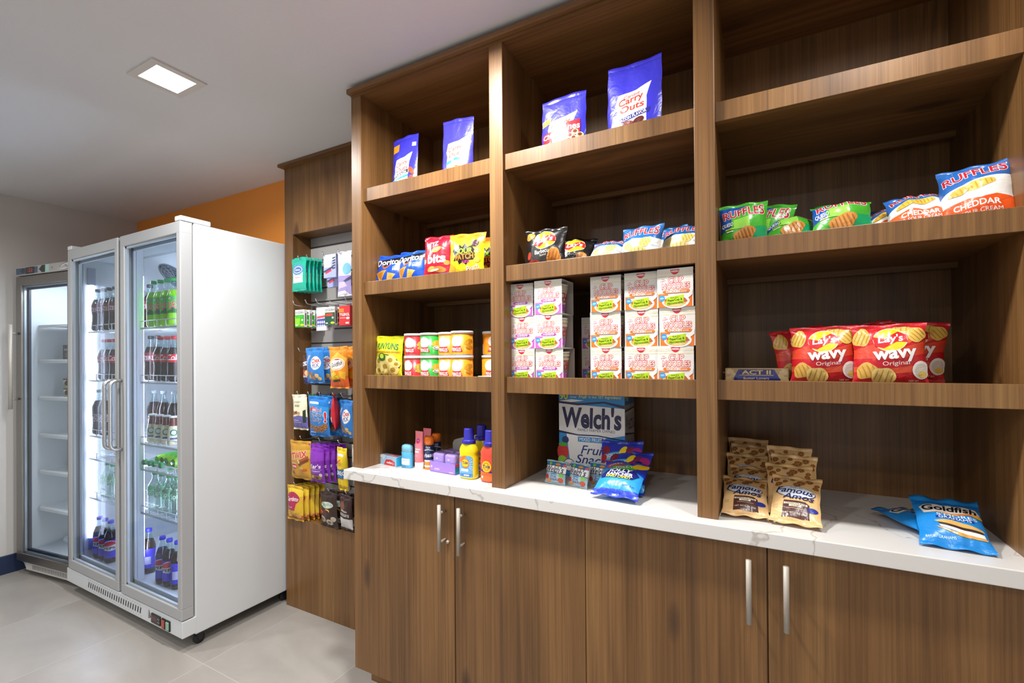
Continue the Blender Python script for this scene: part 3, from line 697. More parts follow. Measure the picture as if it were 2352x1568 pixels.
# ------------------------------------------------------------ things in the freezer
def infr(x, y, z): return tuple(FR.matrix_basis @ Vector((x, y, z)))
FR.matrix_basis = Matrix.Translation(FR.location) @ Matrix.Rotation(radians(7.5), 4, 'Z')
fz_pk = bag(.12, .11, .05, '4a86c8', [('R', 'e8eef4', -.3, .3, .3, .7)], 3)
tubk = []
m = MB(); m.loft([(0, .038, .038, P('e9e4d4', .4)), (.055, .043, .043, P('e9e4d4', .4))], 28); cyl_art(m, [('R', '9aa86a', -.9, .1, .9, .5), ('E', '4a3a30', -.2, .55, .25, .18), ('T', '3a2a20', 'ICE', .1, .75, .7, .3, {'b': .02})], .041, .055, 0, -50, rf=lambda y: .0385 + y * .09)
tubk.append(('tub', m.mesh('tub')))
m = MB(); m.loft([(0.0505, .0445, .0445, P('6a5a48', .4)), (.06, .0445, .0445, P('6a5a48', .4))], 28); tubk.append(('lid', m.mesh('lid')))
fz_bag = bag(.17, .15, .07, 'b9bdb0', [('R', '8f9a78', -.4, .1, .4, .35), ('E', 'e8e4d8', .1, .6, .2, .12), ('E', '4a4a44', .1, .6, .08, .05)], 8, style='low')
fz_red = bag(.17, .19, .06, 'a9a49c', [('R', '7a7672', -.5, .75, .5, .98), ('T', 'c23a48', 'SKINNY', 0, .3, .8, .14, {'b': .03})], 9)
fz_box = carton(.10, .13, .10, '4a4542', [('R', '6a605a', -.3, .2, .3, .5), ('T', 'd0c8c0', 'SNACK', 0, .7, .7, .16)], name='carton_body')
place(fz_pk, 'ice_pop_bag', 'blue and white frozen treat bag on the top freezer shelf', 'bag', infr(.285, .165, 1.562 + .012), (-.3, 0, .2))
place(fz_box, 'frozen_food_box', 'dark grey frozen food box on the second freezer shelf', 'box', infr(.262, .135, 1.335 + .0035), (0, 0, .12))
for i in range(2): place(tubk, 'ice_cream_tub', '%s small ice cream tub of the pair stacked on the third freezer shelf' % ('lower', 'upper')[i], 'tub', infr(.245, .170, 1.1035 + .0605 * i), (0, 0, .3), 'stacked ice cream tubs')
place(fz_bag, 'frozen_food_bag', 'pale green frozen food bag slumped on the fourth freezer shelf', 'bag', infr(.275, .185, .866 + .010), (-.6, 0, .25))
place(fz_red, 'frozen_food_bag', 'grey frozen food bag with red lettering on the fifth freezer shelf', 'bag', infr(.275, .175, .634 + .010), (-.35, 0, .25))
place(bag(.15, .15, .045, '5a7a9c', (), 4), 'ice_pack', 'clear blue ice pack lying on the freezer floor', 'ice pack', infr(.27, .27, .172), (-1.45, 0, .4))

# ------------------------------------------------------------ top shelf: four dog treat pouches
def treat(w, h, seed, extra, dx=0):
    it = [('P', 'f4f4f2', [(-.30, 0.0), (.26, 0.0), (.25, .45), (.33, .66), (.06, .58), (-.28, .56), (-.33, .4), (-.28, .3)]),
          ('T', 'd8402c', 'Canine', -.02, .515, .30, .07, {'b': .015, 'sh': .15, 'r': 10}), ('T', 'd8402c', 'Carry', -.03, .435, .46, .17, {'b': .03, 'sh': .15, 'r': 10}), ('T', 'd8402c', 'Outs', -.01, .33, .44, .13, {'b': .03, 'sh': .15, 'r': 8})] + extra
    def up(q):
        f = lambda y: y if y == 0 else y * .95 + .085
        if q[0] == 'P': return ('P', q[1], [(x, f(y)) for x, y in q[2]])
        if q[0] == 'T': return q[:4] + (f(q[4]),) + q[5:]
        if q[0] == 'E': return q[:3] + (f(q[3]),) + q[4:]
        return q[:3] + (f(q[3]), q[4], f(q[5])) + q[6:]
    it = [up(q) if q[-1] != 'fix' else q for q in it]
    return bag(w, h, .045, '3a36c6', it, seed, style='pouch', wr=.6, top=.012, seal=.012)
tA = treat(.128, .200, 11, [('R', 'f0a020', -.48, .74, -.22, .90), ('R', 'e8eef8', .30, .78, .44, .86), ('P', '16161a', [(-.34, .15), (.24, .23), (.24, .30), (-.34, .22)]), ('T', 'ffffff', 'SAUSAGES', -.05, .225, .5, .09, {'b': .03, 'r': 5}), ('P', '3a9ad8', [(-.34, .09), (.26, .15), (.26, .19), (-.34, .13)]), ('P', 'f0b428', [(-.34, 0), (.2, 0), (.3, .1), (-.1, .09), (-.34, .05)]), ('E', '9a4a2a', .34, .26, .07, .13, 30), ('E', '9a4a2a', .38, .1, .08, .1, 10)])
tB = treat(.122, .208, 12, [('P', '3a8ed0', [(-.3, .14), (-.12, .18), (-.12, .24), (-.3, .2)]), ('R', '3a8ed0', -.05, .21, .26, .26), ('E', 'd8b07a', -.2, .09, .09, .08), ('E', 'd8b07a', .05, .10, .10, .09), ('E', 'c99a60', .2, .08, .08, .07), ('R', '6a3a20', 0, .09, .1, .105)])
tC = treat(.150, .170, 13, [('P', 'b02430', [(-.44, 0), (-.22, 0), (-.20, .36), (-.44, .32)]), ('P', 'b02430', [(.08, 0), (.28, 0), (.40, .2), (.40, .48), (.08, .44)]), ('T', 'ffffff', 'Ch', -.33, .25, .18, .11, {'b': .03}), ('T', 'ffffff', 'nes', .27, .33, .24, .10, {'b': .03}), ('R', '1a1214', -.42, .05, -.18, .12, 6), ('T', 'f0e0d0', 'BEEF', -.30, .085, .16, .06, {'r': 6}), ('P', 'f0c040', [(-.48, .50), (-.26, .54), (-.26, .66), (-.48, .62)]), ('T', 'b03020', 'BONES', -.37, .58, .17, .06, {'r': 6})] + [('E', 'e6d2a0', x, y, .07, .06) for x, y in ((.2, .16), (.3, .22), (.28, .1), (.4, .15))] + [('E', '7a3a20', x, y, .04, .035) for x, y in ((.2, .17), (.3, .23), (.28, .11), (.4, .16))])
tD = treat(.160, .214, 14, [('P', '2c2e80', [(-.30, .10), (.0, .15), (.30, .20), (.32, .27), (.0, .22), (-.32, .165)]), ('T', 'ffffff', 'BACON FLAVOR', 0, .185, .52, .065, {'b': .02, 'r': 12}), ('E', '7a2c2a', -.06, .08, .12, .06, -15), ('E', '5a201c', .12, .10, .10, .06, 20), ('E', 'f6f6f4', 0, .03, .25, .04)])
ZT = T1 - LIP + .0005
place(tA, 'dog_treat_pouch', 'small blue dog treat pouch with black sausage banner, far left of the top shelf', 'pouch', (0.405, .075, ZT), (-.06, 0, -.05), 'dog treat pouches')
place(tB, 'dog_treat_pouch', 'blue dog treat pouch with pale blue flavour strip, right side of the left top bay', 'pouch', (0.652, .075, ZT), (-.06, 0, .12), 'dog treat pouches')
place(tC, 'dog_treat_pouch', 'blue dog treat pouch with glare and dark red side panels on the middle top shelf', 'pouch', (1.063, .065, ZT), (-.05, 0, -.04), 'dog treat pouches')
place(tD, 'dog_treat_pouch', 'tallest blue dog treat pouch with bacon banner on the middle top shelf', 'pouch', (1.283, .070, ZT), (-.05, 0, -.05), 'dog treat pouches')

# ------------------------------------------------------------ second shelf
ZB = T2 - LIP + .001
dor = bag(.135, .118, .06, '1a4fc0', [('P', '15151a', [(-.5, .80), (.5, .96), (.5, .70), (.05, .66), (-.1, .52), (-.2, .64), (-.5, .56)]), ('P', 'e85a20', [(-.22, .62), (-.12, .46), (.12, .66), (-.10, .54)]), ('T', 'ffffff', 'Doritos', 0, .74, .80, .20, {'b': .03, 'r': 5}), ('T', 'e8eef8', 'COOL', .26, .53, .20, .07, {'r': 4}), ('T', 'e8eef8', 'RANCH', .26, .46, .20, .06, {'r': 4}), ('P', 'dc9a38', [(-.46, .40), (-.04, .44), (-.28, .04)]), ('P', 'e8b45a', [(.0, .36), (.26, .30), (.02, .02), (-.06, .1)]), ('P', 'c88028', [(-.40, .36), (-.12, .39), (-.28, .12)])], 21, wr=1.3)
place(dor, 'chip_bag', 'blue tortilla chip bag leaning on the left side of the left bay', 'chip bag', (0.316, .090, ZB + .008), (-.22, 0, .26), 'blue tortilla chip bags')
place(dor, 'chip_bag', 'blue tortilla chip bag beside the red cracker bag', 'chip bag', (0.434, .076, ZB + .008), (-.22, 0, .06), 'blue tortilla chip bags')
bits = bag(.125, .150, .05, 'b8142c', [('P', '7a2a9a', [(-.5, 0), (.5, 0), (.5, .14), (-.5, .05)]), ('P', 'e88a30', [(-.3, 0), (.3, 0), (.2, .05), (-.2, .04)]), ('T', 'ffffff', 'RITZ', -.12, .84, .42, .15, {'b': .03, 'r': 10}), ('E', 'f2c42a', .05, .70, .17, .08, 15), ('T', '2a3a9a', 'CHEESE', .05, .70, .26, .07, {'b': .02, 'r': 15}), ('T', 'ffffff', 'bits', .06, .47, .62, .28, {'b': .05, 'r': 3}), ('E', 'd8a850', -.12, .22, .16, .07, 10), ('E', 'b87c34', .18, .20, .20, .09, -8), ('E', 'c08a40', .40, .36, .08, .07), ('E', 'e0b868', -.40, .42, .08, .07), ('E', 'f4e6c0', .0, .19, .16, .03, 10)], 22, wr=1.4, top=.010)
place(bits, 'snack_bag', 'red bite-size cracker bag in the left bay, front one of the pair', 'snack bag', (0.562, .070, ZB + .008), (-.10, 0, .05), 'red cracker bags')
place(bits, 'snack_bag', 'red bite-size cracker bag half hidden behind another and beside the yellow candy', 'snack bag', (0.596, .125, ZB + .008), (-.12, 0, -.22), 'red cracker bags')
sour = bag(.146, .138, .05, 'f0d81c', [('P', 'f08a1e', [(-.5, 1), (.5, 1), (.5, .80), (.2, .84), (-.1, .78), (-.5, .84)]), ('P', 'f6a02a', [(-.5, 0), (-.3, 0), (-.34, .3), (-.5, .34)]), ('P', '17140f', [(-.38, .62), (-.32, .72), (-.22, .68), (-.14, .78), (-.06, .70), (.0, .80), (.08, .70), (.20, .76), (.26, .66), (.36, .58), (.29, .50), (.34, .36), (.16, .36), (.06, .24), (-.02, .32), (-.14, .26), (-.18, .36), (-.32, .36), (-.26, .48)]), ('T', '9ad82e', 'SOUR', 0, .60, .46, .14, {'b': .05, 'r': 5}), ('T', 'f07a1e', 'PATCH', .01, .45, .52, .14, {'b': .05, 'r': 5}), ('T', 'e0409a', 'KIDS', .06, .32, .2, .06, {'b': .03, 'r': 5}), ('T', 'f6f0e0', 'Peach', .22, .17, .34, .13, {'b': .02, 'sh': .2, 'r': 12, 'ol': .04, 'olc': 'd86a20'}), ('E', '3a1420', .28, .80, .09, .09), ('E', 'e89a2a', -.34, .14, .10, .10), ('E', 'f2b040', .36, .60, .09, .06, 30), ('E', 'f2b040', .36, .36, .08, .07)], 23, wr=1.2, top=.014, sealc='f08a1e')
place(sour, 'candy_bag', 'yellow and orange sour candy bag at the right of the left bay, front one', 'candy bag', (0.692, .068, ZB + .008), (-.10, 0, .08), 'sour candy bags')
place(sour, 'candy_bag', 'yellow sour candy bag peeking out behind another beside the upright', 'candy bag', (0.736, .150, ZB + .008), (-.12, .06, -.10), 'sour candy bags')
LAYS = lambda cx, cy, s, r=6: [('E', 'f8e8b8', cx, cy, .245 * s, .205 * s), ('E', 'f2cc22', cx, cy, .23 * s, .19 * s), ('P', 'c8202a', [(cx - .25 * s, cy + .07 * s), (cx - .1 * s, cy + .02 * s), (cx + .12 * s, cy + .15 * s), (cx + .23 * s, cy + .09 * s), (cx + .24 * s, cy - .06 * s), (cx + .08 * s, cy - .05 * s), (cx - .1 * s, cy - .16 * s), (cx - .22 * s, cy - .12 * s)]), ('T', 'ffffff', "Lay's", cx, cy, .36 * s, .17 * s, {'b': .03, 'r': r, 'sh': .15})]
bbq = bag(.142, .122, .06, '1b1919', [('E', '3a3836', 0, .3, .34, .34), ] + chip(-.36, .86, .12, .09, 30, 'd88a3a', 'a85a20') + LAYS(.02, .69, 1.12) + [('T', 'f4f0ea', 'Barbecue', .0, .37, .44, .09, {'b': .012}), ('T', 'd8d4cc', 'flavored', .0, .28, .18, .045)] + chip(.26, .22, .15, .20, -20, 'd88a3c', 'b06a28') + [('E', '8a2a20', -.24, .10, .15, .08), ('E', 'a83c2a', -.36, .3, .05, .09)], 24, wr=1.6)
place(bbq, 'chip_bag', 'black barbecue potato chip bag, frontmost in the middle bay', 'chip bag', (0.992, .075, ZB + .008), (-.16, 0, .10), 'black barbecue chip bags')
place(bbq, 'chip_bag', 'black barbecue chip bag leaning in the shadow right behind the front one', 'chip bag', (1.045, .160, ZB + .008), (-.45, .12, .15), 'black barbecue chip bags')
place(bbq, 'chip_bag', 'black barbecue chip bag lying rearmost and rightmost of the three', 'chip bag', (1.105, .215, ZB + .010), (-.75, .30, .2), 'black barbecue chip bags')
def ruffles(kind, W, H, seed, wr=1.3, D=.06, **kw):
    T = lambda y, w=.86, h=.22, r=5: [('T', 'b4242e', 'RUFFLES', 0, y, w, h, {'b': .035, 'r': r, 'ol': .045, 'olc': 'f6f6f6', 'grow': .12})]
    if kind == 'o': base, it = 'eef0ee', [('P', '1f62a8', [(-.5, 1), (.5, 1), (.5, .56), (.38, .52), (.28, .56), (.1, .51), (-.1, .54), (-.26, .50), (-.4, .54), (-.5, .50)])] + T(.78) + chip(.16, .40, .15, .11, 25, 'e6d27a', 'cdb458') + chip(-.26, .34, .13, .10, -20, 'e8d888', 'cdb458') + chip(-.02, .16, .2, .1, 0, 'ead98c', 'cdb458') + [('T', '9ab6d0', 'ORIGINAL', .36, .30, .16, .04)]
    elif kind == 'q': base, it = '46a830', [('P', '1650a4', [(-.5, 1), (.1, 1), (-.26, .74), (-.26, .46), (-.5, .36)]), ('P', '12985c', [(.5, 0), (-.3, 0), (.0, .16), (.2, .40), (.5, .46)])] + T(.80) + [('P', '8fd04a', [(-.22, .62), (.12, .66), (.14, .40), (-.2, .40)]), ('T', 'f4f6f2', 'QUESO', -.34, .52, .24, .11, {'b': .03}), ('R', 'c8d838', -.38, .405, -.2, .43), ('R', 'f0f4ea', -.36, .35, -.22, .375)] + chip(.02, .26, .24, .15, 20, 'c8863a', '9a5f22', 6)
    else: base, it = 'f0f0ee', [('P', '2a62ac', [(-.5, 1), (.5, 1), (.5, .74), (.2, .70), (-.2, .60), (-.5, .50)]), ('P', 'ea5a20', [(-.5, 0), (.5, 0), (.5, .34), (.3, .37), (.1, .31), (-.1, .35), (-.3, .30), (-.5, .26)])] + T(.83, .88, .19, 12) + chip(.08, .56, .22, .09, 15, 'e6b84a', 'c08f2c', 6) + chip(-.2, .50, .16, .07, 20, 'e2b040', 'c08f2c', 4) + [('T', 'ffffff', 'CHEDDAR', .03, .235, .62, .10, {'b': .035, 'r': 3}), ('T', 'ffffff', '& SOUR CREAM', .05, .125, .62, .065, {'b': .025, 'r': 3})]
    return bag(W, H, D, base, it, seed, wr=wr, sealc={'o': '1f62a8', 'q': '46a830', 'c': '2a62ac'}[kind], **kw)
ro = ruffles('o', .126, .102, 31)
place(ro, 'chip_bag', 'white and blue ridged chip bag lying low, leftmost of the three in the middle bay', 'chip bag', (1.176, .115, ZB + .010), (-.75, 0, -.10), 'white and blue ridged chip bags')
place(ro, 'chip_bag', 'white and blue ridged chip bag standing upright, middle of the three in the middle bay', 'chip bag', (1.297, .068, ZB + .0), (-.35, 0, -.12), 'white and blue ridged chip bags')
place(ro, 'chip_bag', 'white and blue ridged chip bag in shadow behind the upright one', 'chip bag', (1.345, .165, ZB + .010), (-.35, 0, -.35), 'white and blue ridged chip bags')
place(ro, 'chip_bag', 'white and blue ridged chip bag cut off by the upright, rightmost of the middle bay', 'chip bag', (1.405, .105, ZB + .008), (-.55, 0, -.10), 'white and blue ridged chip bags')
rq, rq2 = ruffles('q', .118, .118, 32), ruffles('q', .125, .105, 33, flop=.5)
place(rq, 'chip_bag', 'green queso ridged chip bag standing at the far left of the right bay', 'chip bag', (1.568, .075, ZB + .0), (-.16, 0, .05), 'green queso chip bags')
place(rq, 'chip_bag', 'green queso chip bag tucked behind the leftmost one with its corner poking right', 'chip bag', (1.610, .165, ZB + .010), (-.15, .22, -.35), 'green queso chip bags')
place(rq2, 'chip_bag', 'green queso chip bag slumped low, second from left in the right bay', 'chip bag', (1.680, .110, ZB + .010), (-.72, 0, .08), 'green queso chip bags')
place(rq2, 'chip_bag', 'green queso chip bag puffed upright, third from left in the right bay', 'chip bag', (1.782, .075, ZB + .004), (-.38, 0, -.06), 'green queso chip bags')
place(rq, 'chip_bag', 'green queso chip bag mostly hidden behind the third one', 'chip bag', (1.800, .165, ZB + .010), (-.48, .05, .15), 'green queso chip bags')
rc, rcb = ruffles('c', .116, .108, 34), ruffles('c', .124, .135, 35, D=.07)
place(rc, 'chip_bag', 'orange and white ridged chip bag in shadow, mostly hidden beside the green bags', 'chip bag', (1.900, .175, ZB + .010), (-.72, 0, -.12), 'cheddar ridged chip bags')
place(rc, 'chip_bag', 'orange and white ridged chip bag slumped low, left of the largest cheddar bag', 'chip bag', (1.930, .090, ZB + .010), (-.68, 0, -.10), 'cheddar ridged chip bags')
place(rcb, 'chip_bag', 'largest orange and white cheddar ridged chip bag, far right of the right bay', 'chip bag', (2.022, .072, ZB + .002), (-.30, -.04, -.34), 'cheddar ridged chip bags')
# ------------------------------------------------------------ third shelf
ZD = T3 - LIP + .0006
fun = bag(.128, .148, .06, 'd6d622', [('T', '2c6a2a', 'FUNYUNS', .02, .76, .76, .20, {'b': .03, 'ol': .05, 'olc': '9ac83a', 'arch': .04}), ('R', 'e8a82a', -.46, .60, .46, .655), ('T', '7a3a10', 'ONION FLAVORED RINGS', 0, .627, .84, .045), ('E', '2a5a24', 0, .29, .46, .33), ('E', 'd0c050', 0, .29, .43, .30)] +
    sum([[('E', 'ecd884', x, y, r, r * .9, 20), ('E', 'a88a34', x, y, r * .45, r * .4, 20)] for x, y, r in ((-.25, .40, .17), (.20, .42, .17), (-.02, .26, .18), (-.28, .16, .15), (.26, .17, .17), (.0, .05, .14), (.36, .32, .12))], []) + [('E', '2f6a2a', -.10, .50, .14, .12), ('E', 'c8d83a', -.10, .52, .08, .07)], 41, wr=1.2, top=.010)
place(fun, 'snack_bag', 'yellow-green onion ring snack bag at the left of the canisters, front one', 'snack bag', (0.320, .075, ZD + .008), (-.08, 0, .14), 'yellow-green onion ring bags')
place(fun, 'snack_bag', 'yellow-green onion ring bag whose corner shows behind the front one', 'snack bag', (0.335, .150, ZD + .010), (-.06, .03, .12), 'yellow-green onion ring bags')
def canister(col, dark, seed):
    R_, H_ = .0392, .0855; m = MB(); c = P(col, .3)
    m.loft([(0, R_ - .001, R_ - .001, P('c8c8c8', .3, .8)), (.002, R_, R_, P('c8c8c8', .3, .8)), (.004, R_ - .0008, R_ - .0008, c), (H_ - .008, R_ - .0008, R_ - .0008, c)], 40)
    it = [('E', 'f4f0ea', -.26, .62, .28, .25), ('P', 'c8202c', [(-.56, .12), (-.48, .38), (-.04, .38), (.04, .12)]), ('T', 'ffffff', 'PRINGLES', -.26, .235, .46, .17, {'b': .03})]
    it += chip(.36, .58, .24, .13, 10, dark[0], dark[1], 3) + chip(.38, .34, .22, .09, -8, dark[0], dark[1], 3)
    if col == '2ba03a': it += [('E', 'e8eef4', .42, .36, .24, .10), ('E', '5a86a8', .42, .36, .20, .07), ('E', 'f0f4f6', .42, .37, .15, .05)]
    it += [('R', 'e8e4c0', .78, .45, 1.0, .98), ('R', '4a6a3a', .81, .5, .97, .6), ('R', '4a6a3a', .81, .7, .97, .76), ('R', 'f2efe8', -1.05, .04, -.88, .5)]
    cyl_art(m, it, R_ - .0006, H_ - .012, .004, -58, W=2 * R_)
    k = [('can_body', m.mesh('can_body'))]
    l = MB(); lm = P('ece6e4', .35); l.loft([(H_ - .009, R_ + .0008, R_ + .0008, lm), (H_ - .001, R_ + .0008, R_ + .0008, lm), (H_, R_ - .001, R_ - .001, lm), (H_ - .0006, R_ - .003, R_ - .003, lm)], 40)
    k.append(('lid', l.mesh('lid'))); return k
KR, KG, KO = canister('d22a34', ('e8b858', 'c8902c'), 1), canister('2ba03a', ('e8c048', 'c89a2c'), 2), canister('f0921e', ('f2aa30', 'e08a1a'), 3)
for nm, k, x, y, rz in (('red', KR, .431, .100, .1), ('green', KG, .512, .095, -.05), ('orange', KO, .593, .100, -.02), ('orange', KO, .677, .062, .0), ('shadowed dark orange', KO, .752, .145, .55)):
    w_ = {.593: ' beside the green stack', .677: ' nearest the shelf edge', .752: ' at the right'}.get(x, '')
    for j in range(2):
        place(k, 'chip_canister', '%s small chip canister%s, %s of its stack of two' % (nm, w_, ('bottom', 'top')[j]), 'canister', (x + (.004 if j and x == .752 else 0), y, ZD + j * .0858), (0, 0, rz + (-.25 if j == 0 and x in (.431, .752) else 0)), 'stacked chip canisters')
gum = carton(.075, .045, .016, 'f2f4f2', [('T', '1a1a1a', 'Trident', .1, .5, .6, .14, {'sh': .3, 'b': .02})], topart=[('P', '1f9a4a', [(-.5, -.5), (-.3, -.5), (-.1, .5), (-.5, .5)]), ('T', '1a1a1a', 'Trident', .1, 0, .6, .14, {'sh': .3, 'b': .02})], name='pack')
o = place(gum, 'gum_pack', 'green and white gum pack lying beside the upright in front of the canisters', 'gum', (.793, .035, ZD), (0, 0, -.12))

def noodle(acc, pale, kind):
    W, H, D = .096, .1055, .094; s = MB(); cw = P('e6e3de', .45); wf, wb = .0465, .0475
    def front(x, y): return x
    q = .0478; tt = .0012
    s.box(-W / 2 + .001, W / 2 - .001, 0, tt, 0.0, H, cw); s.box(-W / 2 + .001, W / 2 - .001, D - tt, D, 0, H, P('b3aba2', .6))
    s.box(-W / 2 + .001, W / 2 - .001, tt, D - tt, 0, tt, cw); s.box(-W / 2 + .001, W / 2 - .001, tt, D - tt, H - tt, H, cw)
    it = [('R', 'e4d8b4', -.49, .865, .49, .93), ('R', 'e4d8b4', -.49, .79, .49, .82)] + [('R', 'e6e3de', -.48 + k * .04, .865, -.465 + k * .04, .93) for k in range(25)]
    it += [('P', acc, [(-.49, .0), (.49, .0), (.49, .42), (.40, .30), (.28, .12), (-.30, .12), (-.40, .32), (-.49, .33)]), ('R', acc, -.49, .30, -.2, .345), ('R', 'e4d8b4', -.49, .355, .49, .375),
           ('E', 'f4f1ec', .02, .14, .40, .20), ('E', 'd8a860', 0, .13, .33, .15), ('E', 'c8582c', -.20, .20, .10, .06, 20, .1), ('E', 'b86a3a', .25, .17, .10, .06, -20, .1), ('E', 'e8c880', .05, .05, .2, .05),
           ('P', 'e9e6e2', [(.49, .44), (.34, .30), (.36, .20), (.44, .26), (.49, .30)]),
           ('P', 'cf2030', [(-.13, .965), (.13, .965), (.11, .89), (.05, .845), (0, .835), (-.05, .845), (-.11, .89)]), ('T', 'ffffff', 'NISSIN', 0, .92, .20, .055, {'b': .03}),
           ('T', 'f6e2d8', 'CUP', .02, .70, .42, .165, {'b': .03, 'ol': .08, 'olc': 'd02a36'}), ('T', 'f6e2d8', 'NOODLES', .02, .54, .78, .165, {'b': .03, 'ol': .08, 'olc': 'd6303a'}),
           ('T', 'd85a62', 'The', -.34, .73, .08, .035, {'sh': .3, 'r': 12}), ('T', 'd85a62', 'Original', -.34, .68, .16, .045, {'sh': .3, 'r': 12}),
           ('E', pale, -.30 if kind == 'CHICKEN' else -.2, .40, .06, .042), ('E', pale, .36 if kind == 'CHICKEN' else .24, .40, .06, .042), ('R', pale, -.30 if kind == 'CHICKEN' else -.2, .362, .36 if kind == 'CHICKEN' else .24, .438)]
    it += [('T', 'ffffff', 'CHICKEN', -.06, .40, .40, .065, {'b': .04}), ('T', 'ffffff', 'FLAVOR', .25, .393, .16, .035, {'b': .02})] if kind == 'CHICKEN' else [('T', 'ffffff', 'WITH', -.14, .393, .11, .04, {'b': .02}), ('T', 'ffffff', 'SHRIMP', .07, .40, .30, .07, {'b': .04})]
    it += [('E', '3f9ad8', -.38, .235, .088, .088), ('E', '9ccdf0', -.38, .235, .06, .03), ('P', 'b4d41e', [(-.26, .05), (.24, .09), (.25, .31), (-.24, .255)]), ('T', '2c3a10', 'Now in a', -.02, .245, .22, .05, {'r': 5, 'b': .005}), ('T', '1a200a', 'PaperCup &', .0, .175, .42, .085, {'r': 5, 'b': .01}), ('T', '1a200a', 'Microwavable', .0, .105, .44, .065, {'r': 5, 'b': .01})]
    s.art(it, lambda x, y, o: (x * (0.955 + 0.045 * y / H), -o, y), W * .98, H, L=9, eps=.00016, smooth=False)
    c = MB(); r0, r1 = .032, .0452
    c.loft([(.0015, r0, r0, cw), (.090, r1 - .001, r1 - .001, cw), (.091, r1 + .0006, r1 + .0006, cw), (.094, r1 + .0006, r1 + .0006, cw)], 36, cy=D / 2)
    for zz in (.068, .080): c.loft([(zz, r0 + (r1 - r0) * zz / .09 + .0003, r0 + (r1 - r0) * zz / .09 + .0003, P('e0d2a8')), (zz + .006, r0 + (r1 - r0) * (zz + .006) / .09 + .0003, r0 + (r1 - r0) * (zz + .006) / .09 + .0003, P('e0d2a8'))], 36, cap=False, cy=D / 2)
    c.loft([(.010, r0 + .0022, r0 + .0022, P(acc)), (.030, r0 + .0050, r0 + .0050, P(acc))], 36, cap=False, cy=D / 2)
    t = MB(); cyl_art(t, [('T', 'd23440', 'CUP', 0, .75, .8, .3, {'b': .03}), ('T', 'd23440', 'NOODLES', 0, .35, 1.3, .3, {'b': .03})], .042, .03, .035, -5, W=.06, rf=lambda y: r0 + (r1 - r0) * (.035 + y) / .09 + .0003)
    t.v = [(a, b + D / 2, z) for a, b, z in t.v]
    k = len(c.v); c.v += t.v; c.s += t.s
    for f, mi in zip(t.f, t.m): c.f.append([a + k for a in f]); c.m.append(c.mi(t.mats[mi]))
    return [('sleeve', s.mesh('sleeve')), ('cup', c.mesh('cup'))]
NSH, NCH = noodle('cf6cc6', 'b84cb4', 'SHRIMP'), noodle('ee7a28', 'e87a30', 'CHICKEN')
LV = ['bottom', 'middle', 'top']
jit = random.Random(5)
for nm, k, cols in (('purple shrimp', NSH, (('left', .917, .050), ('right', 1.023, .030))), ('orange chicken', NCH, (('left', 1.200, .050), ('middle', 1.303, .042), ('right', 1.402, .030)))):
    for cn, x, y in cols:
        for j in range(3):
            place(k, 'noodle_cup_carton', '%s noodle cup carton, %s of the %s %s column at the shelf front' % (nm, LV[j], cn, nm.split()[1]), 'noodle cup', (x + jit.uniform(-.003, .003), y + jit.uniform(-.003, .003), ZD + j * .1058), (0, 0, jit.uniform(-.03, .03)), nm + ' noodle cups')
for j in range(2): place(NSH, 'noodle_cup_carton', 'purple shrimp noodle cup carton in the dark gap between the columns, %s one' % LV[j], 'noodle cup', (1.112, .215, ZD + j * .1058), (0, 0, .02), 'shadowed noodle cups in the gap')
for j in range(3): place(NSH, 'noodle_cup_carton', 'purple noodle cup carton hidden behind the chicken columns, %s of its stack' % LV[j], 'noodle cup', (1.256, .155, ZD + j * .1058), (0, 0, 0), 'noodle cups behind the chicken columns')
act = carton(.150, .095, .043, 'a8895c', [('E', 'c2a878', x, y, .06, .05, 0, .1) for x, y in ((-.42, .8), (-.44, .3), (-.36, .55), (.42, .75), (.44, .3), (.38, .5), (.2, .08), (-.2, .08))] + [('P', '222a6e', [(-.32, .12), (.34, .12), (.38, .32), (.34, .5), (-.32, .5), (-.36, .32)]), ('P', '2a3280', [(-.36, .40), (-.28, .95), (.28, .95), (.36, .40), (.30, .36), (-.30, .36)]), ('R', 'c2a878', -.27, .56, .27, .60), ('R', '1c2260', -.26, .60, .26, .93), ('T', 'c8ac7c', 'ACT II', 0, .76, .46, .075, {'b': .05}), ('T', 'd8bc8c', 'Butter Lovers', 0, .40, .40, .045, {'b': .01})] + [('R', 'c2a878', -.27 + k * .037, .94, -.255 + k * .037, .97) for k in range(15)])
wm = MB(); wm.box(-.078, .078, -.0015, .097, 0, .0445, GLASS('fafafa', 1, clear=.05, rough=.05), .004)
for sx in (-1, 1): wm.tube([(sx * .078, .03 + .03 * sin(k), .01 + .004 * k) for k in range(8)], .004, GLASS('fafafa', 1, clear=.08, rough=.05), 6)
act.append(('shrink_wrap', wm.mesh('shrink_wrap')))
place(act, 'popcorn_box', 'brown and navy butter popcorn box in clear wrap at the left of the right bay', 'popcorn box', (1.594, .10, ZD), (0, 0, 0))
wv = [('P', 'd8452e', [(-.5, .60), (-.2, .70), (.2, .62), (.5, .74), (.5, .52), (.1, .42), (-.5, .44)]), ('P', 'dc5030', [(-.5, .30), (.0, .26), (.5, .34), (.5, .22), (-.1, .16), (-.5, .2)]), ('E', 'e0603a', .1, .8, .30, .16, 20), ('P', 'b01824', [(-.5, 0), (.5, 0), (.5, .05), (-.5, .09)])]
wv += chip(-.38, .82, .11, .16, -20) + chip(.20, .93, .16, .07, -10) + chip(.36, .84, .13, .12, 40) + LAYS(.0, .76, .95, 4)
